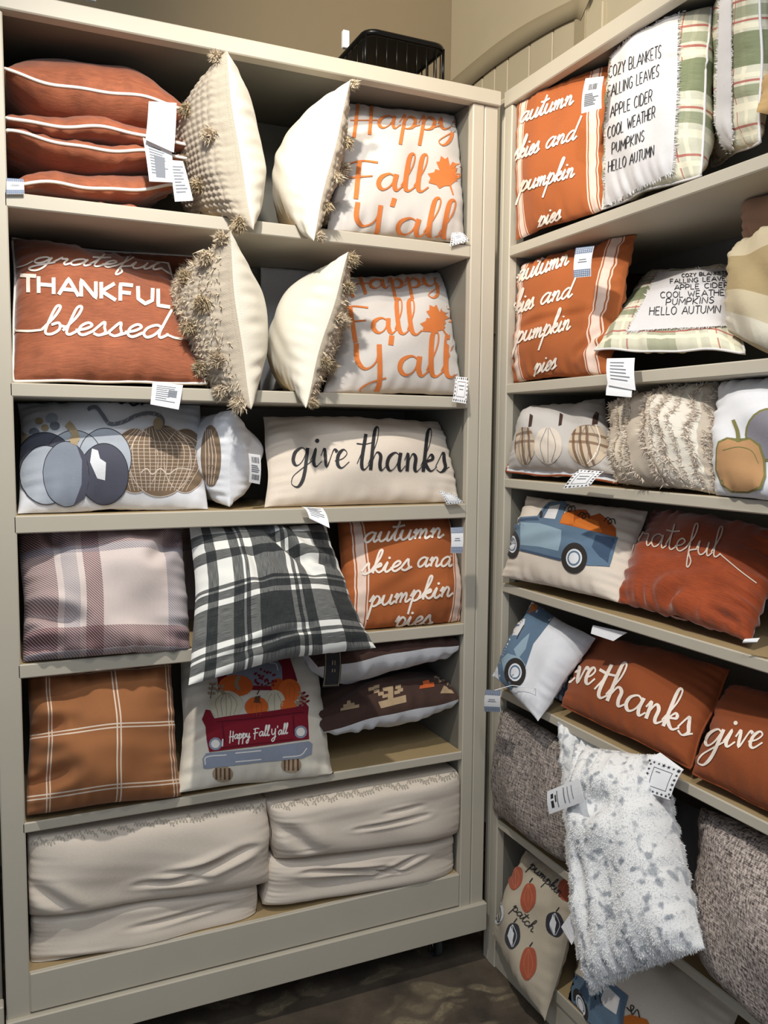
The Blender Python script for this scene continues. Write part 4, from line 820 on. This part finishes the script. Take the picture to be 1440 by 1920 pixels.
c = R([(1348, 716, .08), (1640, 700, .06), (1640, 985, -.01), (1344, 928, -.01)], .09, .05, [M_white_f], 'white pillow with a tan felt pumpkin and a grey pumpkin, right edge of third row', None, bay=2, n=60, pinch=.02, q=.45)
a = Art(c); M_olive = fabric('olive_stitching', srgb(132, 128, 78), .15)
a.ell(*q_(1450, 1150), 46, 50, 2, 0); a.ell(*q_(1450, 1150), 42, 46, 1, 1)
a.fill([q_(*p) for p in ((1175, 1220), (1185, 1185), (1230, 1165), (1290, 1172), (1350, 1165), (1405, 1200), (1430, 1280), (1432, 1370), (1410, 1430), (1340, 1450), (1250, 1448), (1200, 1410), (1170, 1330))], 2, 1.5)
a.fill([q_(*p) for p in ((1182, 1225), (1192, 1195), (1235, 1175), (1290, 1190), (1350, 1175), (1395, 1210), (1418, 1280), (1420, 1365), (1400, 1418), (1338, 1440), (1250, 1438), (1208, 1402), (1180, 1330))], 0, 2.3)
a.line([q_(1290, 1190), q_(1285, 1130), q_(1265, 1075)], 7, 2, 3); a.line([q_(1210, 1230), q_(1290, 1215), q_(1360, 1235), q_(1395, 1300)], 1.6, 2, 3)
a.build('felt_pumpkins', [fabric('tan_pumpkin_felt', srgb(196, 152, 108), .1), fabric('grey_pumpkin_felt', srgb(140, 138, 148), .15), M_olive], c.root, c.base)
# ------------------------------------------------------------------ fourth row
TB = [fabric('slate_blue_print', srgb(98, 122, 146), .1), fabric('pale_blue_print', srgb(150, 174, 190), .1), fabric('deep_blue_print', srgb(66, 86, 112), .08), fabric('charcoal_print', srgb(50, 46, 44), .05), fabric('pumpkin_print', srgb(212, 118, 46), .08), fabric('dark_pumpkin_print', srgb(178, 88, 34), .08), M_white_f, M_panelw]
SB, PBL, DB, CH, PO, PD, WH_, PW = range(8)
def wheel(a, x, y, rx, ry, l, rot=0):
    a.ell(x, y, rx, ry, CH, l, rot, 28); a.ell(x, y, rx*.62, ry*.62, WH_, l+1, rot); a.ell(x, y, rx*.5, ry*.5, SB, l+2, rot); a.ell(x, y, rx*.38, ry*.38, WH_, l+3, rot)
c = R([(988, 930, .045), (1212, 958, .16), (1166, 1132, .0), (942, 1082, -.045)], .075, .04, [M_natural, M_white_f], 'white pillow printed with a blue pickup full of pumpkins, seen side on, fourth right row', 'blue pickup pillows', 3, n=60, pinch=.03, wr=.008)
c.obs[0]['label'] = 'white printed cover'
k = 2.667; q_ = lambda x, y: (900+x/k, 880+y/k); P = lambda pts: [q_(*p) for p in pts]; a = Art(c)
a.fill(P([(388, 275), (400, 235), (440, 210), (500, 203), (530, 205), (555, 235), (600, 222), (650, 262), (680, 300), (682, 348)]), PD, 0); a.fill(P([(465, 285), (480, 250), (530, 243), (590, 262), (612, 318), (560, 312)]), PO, 1); a.fill(P([(395, 268), (420, 222), (470, 215), (470, 280)]), PO, .8)
for x, y in ((455, 195), (525, 232), (655, 258)): a.line(P([(x-35, y+5), (x-15, y-15), (x+5, y+5), (x-10, y+18), (x-12, y), (x+15, y-8), (x+22, y+18)]), 1.8, CH, 2)
a.fill(P([(145, 345), (160, 295), (180, 262), (205, 240), (288, 235), (318, 192), (345, 166), (428, 163), (436, 178), (398, 272), (690, 343), (668, 420), (648, 488), (540, 482), (410, 450), (200, 405), (160, 400)]), SB, 2)
a.fill(P([(205, 268), (300, 270), (410, 305), (408, 355), (395, 408), (300, 388), (205, 378)]), PBL, 3); a.fill(P([(322, 245), (352, 188), (402, 178), (378, 250)]), PW, 3); a.line(P([(300, 245), (330, 195), (355, 170)]), 2.2, DB, 3); a.ell(*q_(308, 228), 3.2, 7, CH, 3.5)
a.fill(P([(580, 330), (680, 350), (650, 420), (640, 470), (600, 440), (560, 390)]), DB, 3); a.line(P([(205, 402), (300, 425), (408, 452)]), 4, DB, 3.5); a.fill(P([(180, 262), (205, 248), (290, 242), (300, 256), (200, 262)]), DB, 3)
wheel(a, *q_(166, 376), 13.5, 26, 4); wheel(a, *q_(474, 445), 24, 28.5, 4)
a.build('printed_pickup', TB, c.root, c.base, step=.00035)
c = R([(1225, 955, .24), (1490, 1000, .2), (1404, 1203, .0), (1158, 1128, .0)], .085, .05, [M_orangev], 'burnt orange velvet pillow with thin grateful script, fourth right row', None, bay=3, n=64, pinch=.04, wr=.01, q=.45, creases=((-.2, -.98, .1, -.6, .02, .08), (.55, -.8, .95, -.85, .012, .05)))
a = Art(c); a.word('grateful', (1168, 1016), (1348, 1046), 25, 2.6, 0, slant=.2, tail=(1418, 1094)); a.build('embroidery', [M_thread2], c.root, c.base, off=.002)
card(c, [(1396, 1198, -.02), (1425, 1196, -.01), (1420, 1204, -.02), (1392, 1206, -.02)], 'R')
# ------------------------------------------------------------------ fifth row
c = R([(998, 1128, .075), (1116, 1196, .13), (1008, 1352, -.05), (924, 1268, -.06)], .07, .05, [M_white_f], 'white pillow printed with a blue pickup, turned on its end, fifth right row', 'blue pickup pillows', 4, hang=True, n=56, pinch=.04, wr=.006)
a = Art(c)
a.fill(P([(252, 688), (300, 672), (388, 700), (345, 772), (268, 872), (238, 960), (205, 1050), (150, 1108), (98, 1050), (88, 975), (130, 870), (185, 780)]), SB, 0); a.fill(P([(215, 850), (250, 820), (230, 900), (190, 950), (170, 900)]), PBL, 1)
a.fill(P([(205, 752), (228, 750), (222, 780), (188, 832), (165, 830), (175, 790)]), PW, 1); a.fill(P([(258, 678), (292, 670), (285, 705), (245, 722)]), PO, 2); a.line(P([(185, 850), (210, 800), (222, 780)]), 1.5, CH, 2); a.fill(P([(110, 950), (140, 920), (200, 940), (230, 980), (200, 1010), (120, 1010)]), PBL, 1.5)
wheel(a, *q_(178, 1016), 20, 27, 3); a.build('printed_pickup', TB, c.root, c.base, step=.00035)
M_check = plaid('grey_blue_check', srgb(190, 196, 206), [(.1+.2*i, .05, srgb(84, 94, 122), .8) for i in range(5)], [(.1+.2*i, .05, srgb(84, 94, 122), .8) for i in range(5)], .3)
c2 = R([(1045, 1165, .26), (1120, 1200, .26), (1062, 1322, .06), (1010, 1300, .04)], .03, .02, [M_check], 'blue and grey checked pillow peeking out behind the upended pickup pillow', None, bay=4, n=30)
card(c, [(911, 1293, -.12), (940, 1295, -.12), (939, 1335, -.12), (909, 1334, -.12)], 'R', mats=[M_white, M_blueink, M_grey], marks=gingham_marks(), name='gingham_tag')
V, F = tube([atx(925, 1295, -.12), atx(960, 1285, -.08), atx(1000, 1290, -.06), c2.f(np.array([-.3]), np.array([-.9]))[0]], .0012, 6); mesh('tag_string', V, F, M_white, c2.root, c2.base)
def gt(cs, label, gv, th):
    c = R(cs, .085, .05, [M_rustp], label, 'rust lumbar pillows reading give thanks', 4, n=60, pinch=.02, wr=.005, q=.42, piping=(M_rustp, .003))
    a = Art(c); a.word('give', *gv, 31, 6.5, 0, thin=.5, slant=.3, up=(.12, -1)); a.word('thanks', *th, 35, 7, 0, thin=.5, slant=.3, up=(.1, -1)); a.build('printed_lettering', [M_thread], c.root, c.base); return c
c = gt([(1118, 1192, .19), (1368, 1256, .17), (1292, 1438, -.01), (1052, 1322, -.02)], 'rust lumbar pillow reading give thanks in white, whole phrase in view, fifth right row', ((1036, 1276), (1112, 1284)), ((1112, 1302), (1292, 1384)))
card(c, [(1238, 1411, -.02), (1282, 1443, -.02), (1262, 1470, -.05), (1215, 1425, -.05)], 'R', curl=.002); card(c, [(1220, 1422, -.05), (1280, 1444, -.05), (1256, 1500, -.08), (1204, 1482, -.08)], 'R', marks=leaf_marks(0)+[(.3, .3, .45, .33, 1)], name='leaf_print_tag')
card(c, [(1112, 1172, .02), (1176, 1186, .02), (1150, 1202, .01), (1108, 1188, .01)], 'R', curl=.001)
c = gt([(1372, 1285, .19), (1640, 1350, .17), (1560, 1580, -.01), (1302, 1452, -.02)], 'rust lumbar pillow reading give, cut by the right edge, fifth right row', ((1318, 1398), (1425, 1404)), ((1440, 1440), (1600, 1520)))
# ------------------------------------------------------------------ sixth row
M_tw = tweed('mushroom_tweed', srgb(74, 66, 64), srgb(190, 178, 170), (34, 34), (.4, .62)); M_tw2 = tweed('speckled_grey_tweed', srgb(78, 68, 66), srgb(214, 200, 192), (42, 70), (.42, .6)); M_dg = fabric('slate_grey_cotton', srgb(110, 106, 108))
R([(946, 1325, .02), (1100, 1410, .08), (1100, 1640, -.0), (926, 1520, .0)], .09, .05, [M_tw], 'mushroom brown tweed pillow at the left of the sixth right row', None, bay=5, n=56, pinch=-.01, q=.45, wr=.004)
R([(1240, 1480, .26), (1350, 1530, .26), (1350, 1800, .2), (1240, 1760, .2)], .05, .04, [M_dg], 'plain slate grey pillow behind the white spotted fur pillow', None, bay=5, n=30)
R([(1318, 1512, .1), (1600, 1640, .08), (1600, 2080, -.01), (1318, 1800, -.01)], .11, .05, [M_tw2], 'speckled grey tweed pillow at the right edge, sixth row', None, bay=5, n=56, pinch=-.01, q=.42, wr=.004)
def fur(name):
    t = NT(name); n = t.noise(48, 1, None, .3); n2 = t.noise(9, 2); f = t.math('ADD', t.math('MULTIPLY', n, .85), t.math('MULTIPLY', n2, .15))
    col = t.ramp(f, (.0, srgb(240, 240, 240)), (.55, srgb(240, 240, 240)), (.66, srgb(176, 180, 186)), (1, srgb(160, 164, 170))); return t.out(col, .9, .3)
M_fur = fur('white_fur_grey_spots')
def furry(cs, tf, tb, label, n, cr=(), q=.5):
    c = R(cs, tf, tb, [M_fur], label, 'white fur pillows with grey spots', None, n=50, pinch=.03, wr=.012, lump=.1, creases=cr, q=q)
    r = np.random.RandomState(n)
    for sd, m in ((1, n), (-1, n//3)):
        u = r.uniform(-1, 1, m); v = r.uniform(-1, 1, m); P = c.f(u, v, sd); N = c.normal(u, v, sd); tg = np.array([.1, -.1, -1.])+r.randn(m, 3)*.5
        V, F = strands(P-N*.001, N*.55+tg*.5, r.uniform(.003, .0065, m), .0018, droop=.1); o = mesh('fur', V, F, [M_fur], c.root, c.base, None, False); o['kind'] = 'stuff'
    return c
c = furry([(1046, 1352, .0), (1180, 1400, .06), (1150, 1800, .02), (1082, 1800, -.04)], .05, .04, 'white fur pillow with grey spots, mostly hidden behind the larger one', 9000)
c = furry([(1078, 1392, -.1), (1240, 1415, -.0), (1322, 1780, -.12), (1108, 1866, -.2)], .12, .07, 'big white fur pillow with grey spots, hanging out in front of the lower right shelves', 60000, ((-.5, .45, .3, .45, .03, .12), (-.65, .1, -.55, -.6, .02, .1)), .5)
card(c, [(1026, 1484, -.2), (1086, 1459, -.2), (1097, 1502, -.21), (1030, 1527, -.21)], 'R', marks=[(.3, .15, .33, .85, 1), (.5, .12, .53, .8, 1), (.62, .15, .64, .85, 1), (.74, .15, .76, .75, 1), (.12, .2, .2, .4, 0), (.12, .5, .2, .8, 0), (.24, .3, .28, .6, 0)], curl=.003)
# ------------------------------------------------------------------ bottom row
M_flax = fabric('flax_linen', srgb(196, 184, 164), .07)
c = R([(984, 1594, .07), (1100, 1648, .1), (1022, 1916, -.05), (924, 1752, -.02)], .075, .05, [M_flax], 'flax linen pillow printed pumpkin patch with rust and dark pumpkins, lowest right shelf', None, bay=None, n=56, pinch=.03, wr=.005)
q_ = lambda x, y: (900+x/k, 1360+y/k); P = lambda pts: [q_(*p) for p in pts]; a = Art(c)
TC = fabric('terracotta_pumpkin_print', srgb(178, 92, 66), .1)
for x, y, rx, ry, m, ro in ((180, 765, 34, 60, 0, .25), (243, 862, 38, 74, 0, .15), (445, 825, 54, 62, 0, -.3), (243, 1190, 42, 84, 0, .1), (94, 940, 27, 56, 1, .1), (165, 1052, 38, 66, 2, .1), (375, 995, 46, 64, 2, -.2)):
    a.ell(*q_(x, y), rx/k, ry/k, m, 0, ro, jag=.03)
    for t in (-.45, 0, .45): a.line(P([(x+.1*t*rx, y-ry*.85), (x+t*rx*1.2, y), (x+.2*t*rx, y+ry*.85)]), .9 if m else .8, 3 if m == 0 else (1 if m == 2 else 4), 1)
    a.line(P([(x+6, y-ry), (x+22, y-ry-22)]), 2, 4, 1.5)
for x, y in ((375, 995), (165, 1052)): a.fill(P([(x-10, y-50), (x+8, y-10), (x-4, y+50), (x-25, y)]), 1, 1.2)
a.word('pumpkin', (992, 1626), (1050, 1682), 9, 1.6, 4, slant=.1, up=(.6, -.8)); a.word('patch', (960, 1703), (998, 1748), 9, 1.6, 4, slant=.1, up=(.6, -.8))
a.build('printed_pumpkins', [TC, M_white_f, fabric('dark_pumpkin_ink', srgb(58, 58, 66)), fabric('light_terracotta', srgb(206, 128, 100)), M_ink], c.root, c.base)
card(c, [(1076, 1704, -.02), (1084, 1745, -.02), (1072, 1772, -.05), (1052, 1738, -.05)], 'R', curl=.002)
c = R([(1094, 1700, .2), (1392, 1882, .2), (1300, 2140, -.02), (1062, 1930, -.02)], .08, .05, [M_natural], 'cream pillow printed with a blue pickup hood, lowest right shelf under the fur pillow', 'blue pickup pillows', 6, n=56, pinch=.02)
k3 = 3.273; q_ = lambda x, y: (1000+x/k3, 1750+y/k3); P = lambda pts: [q_(*p) for p in pts]; a = Art(c)
a.fill(P([(230, 230), (300, 270), (390, 350), (440, 320), (480, 300), (585, 385), (560, 480), (545, 640), (380, 640), (235, 500)]), SB, 0); a.fill(P([(445, 330), (470, 335), (535, 400), (512, 500), (440, 450), (415, 410)]), PW, 1); wheel(a, *q_(290, 445), 11, 33, 1, -.3)
a.fill(P([(558, 512), (600, 500), (700, 530), (730, 600), (720, 680), (550, 660)]), PO, 1); a.line(P([(575, 455), (600, 480), (620, 455), (600, 445), (610, 500), (640, 470), (655, 520)]), 2, CH, 2); a.line(P([(380, 350), (385, 410)]), 3, CH, 1.5); a.line(P([(410, 380), (420, 430)]), 2, CH, 1.5)
a.build('printed_pickup', TB, c.root, c.base, step=.00035)
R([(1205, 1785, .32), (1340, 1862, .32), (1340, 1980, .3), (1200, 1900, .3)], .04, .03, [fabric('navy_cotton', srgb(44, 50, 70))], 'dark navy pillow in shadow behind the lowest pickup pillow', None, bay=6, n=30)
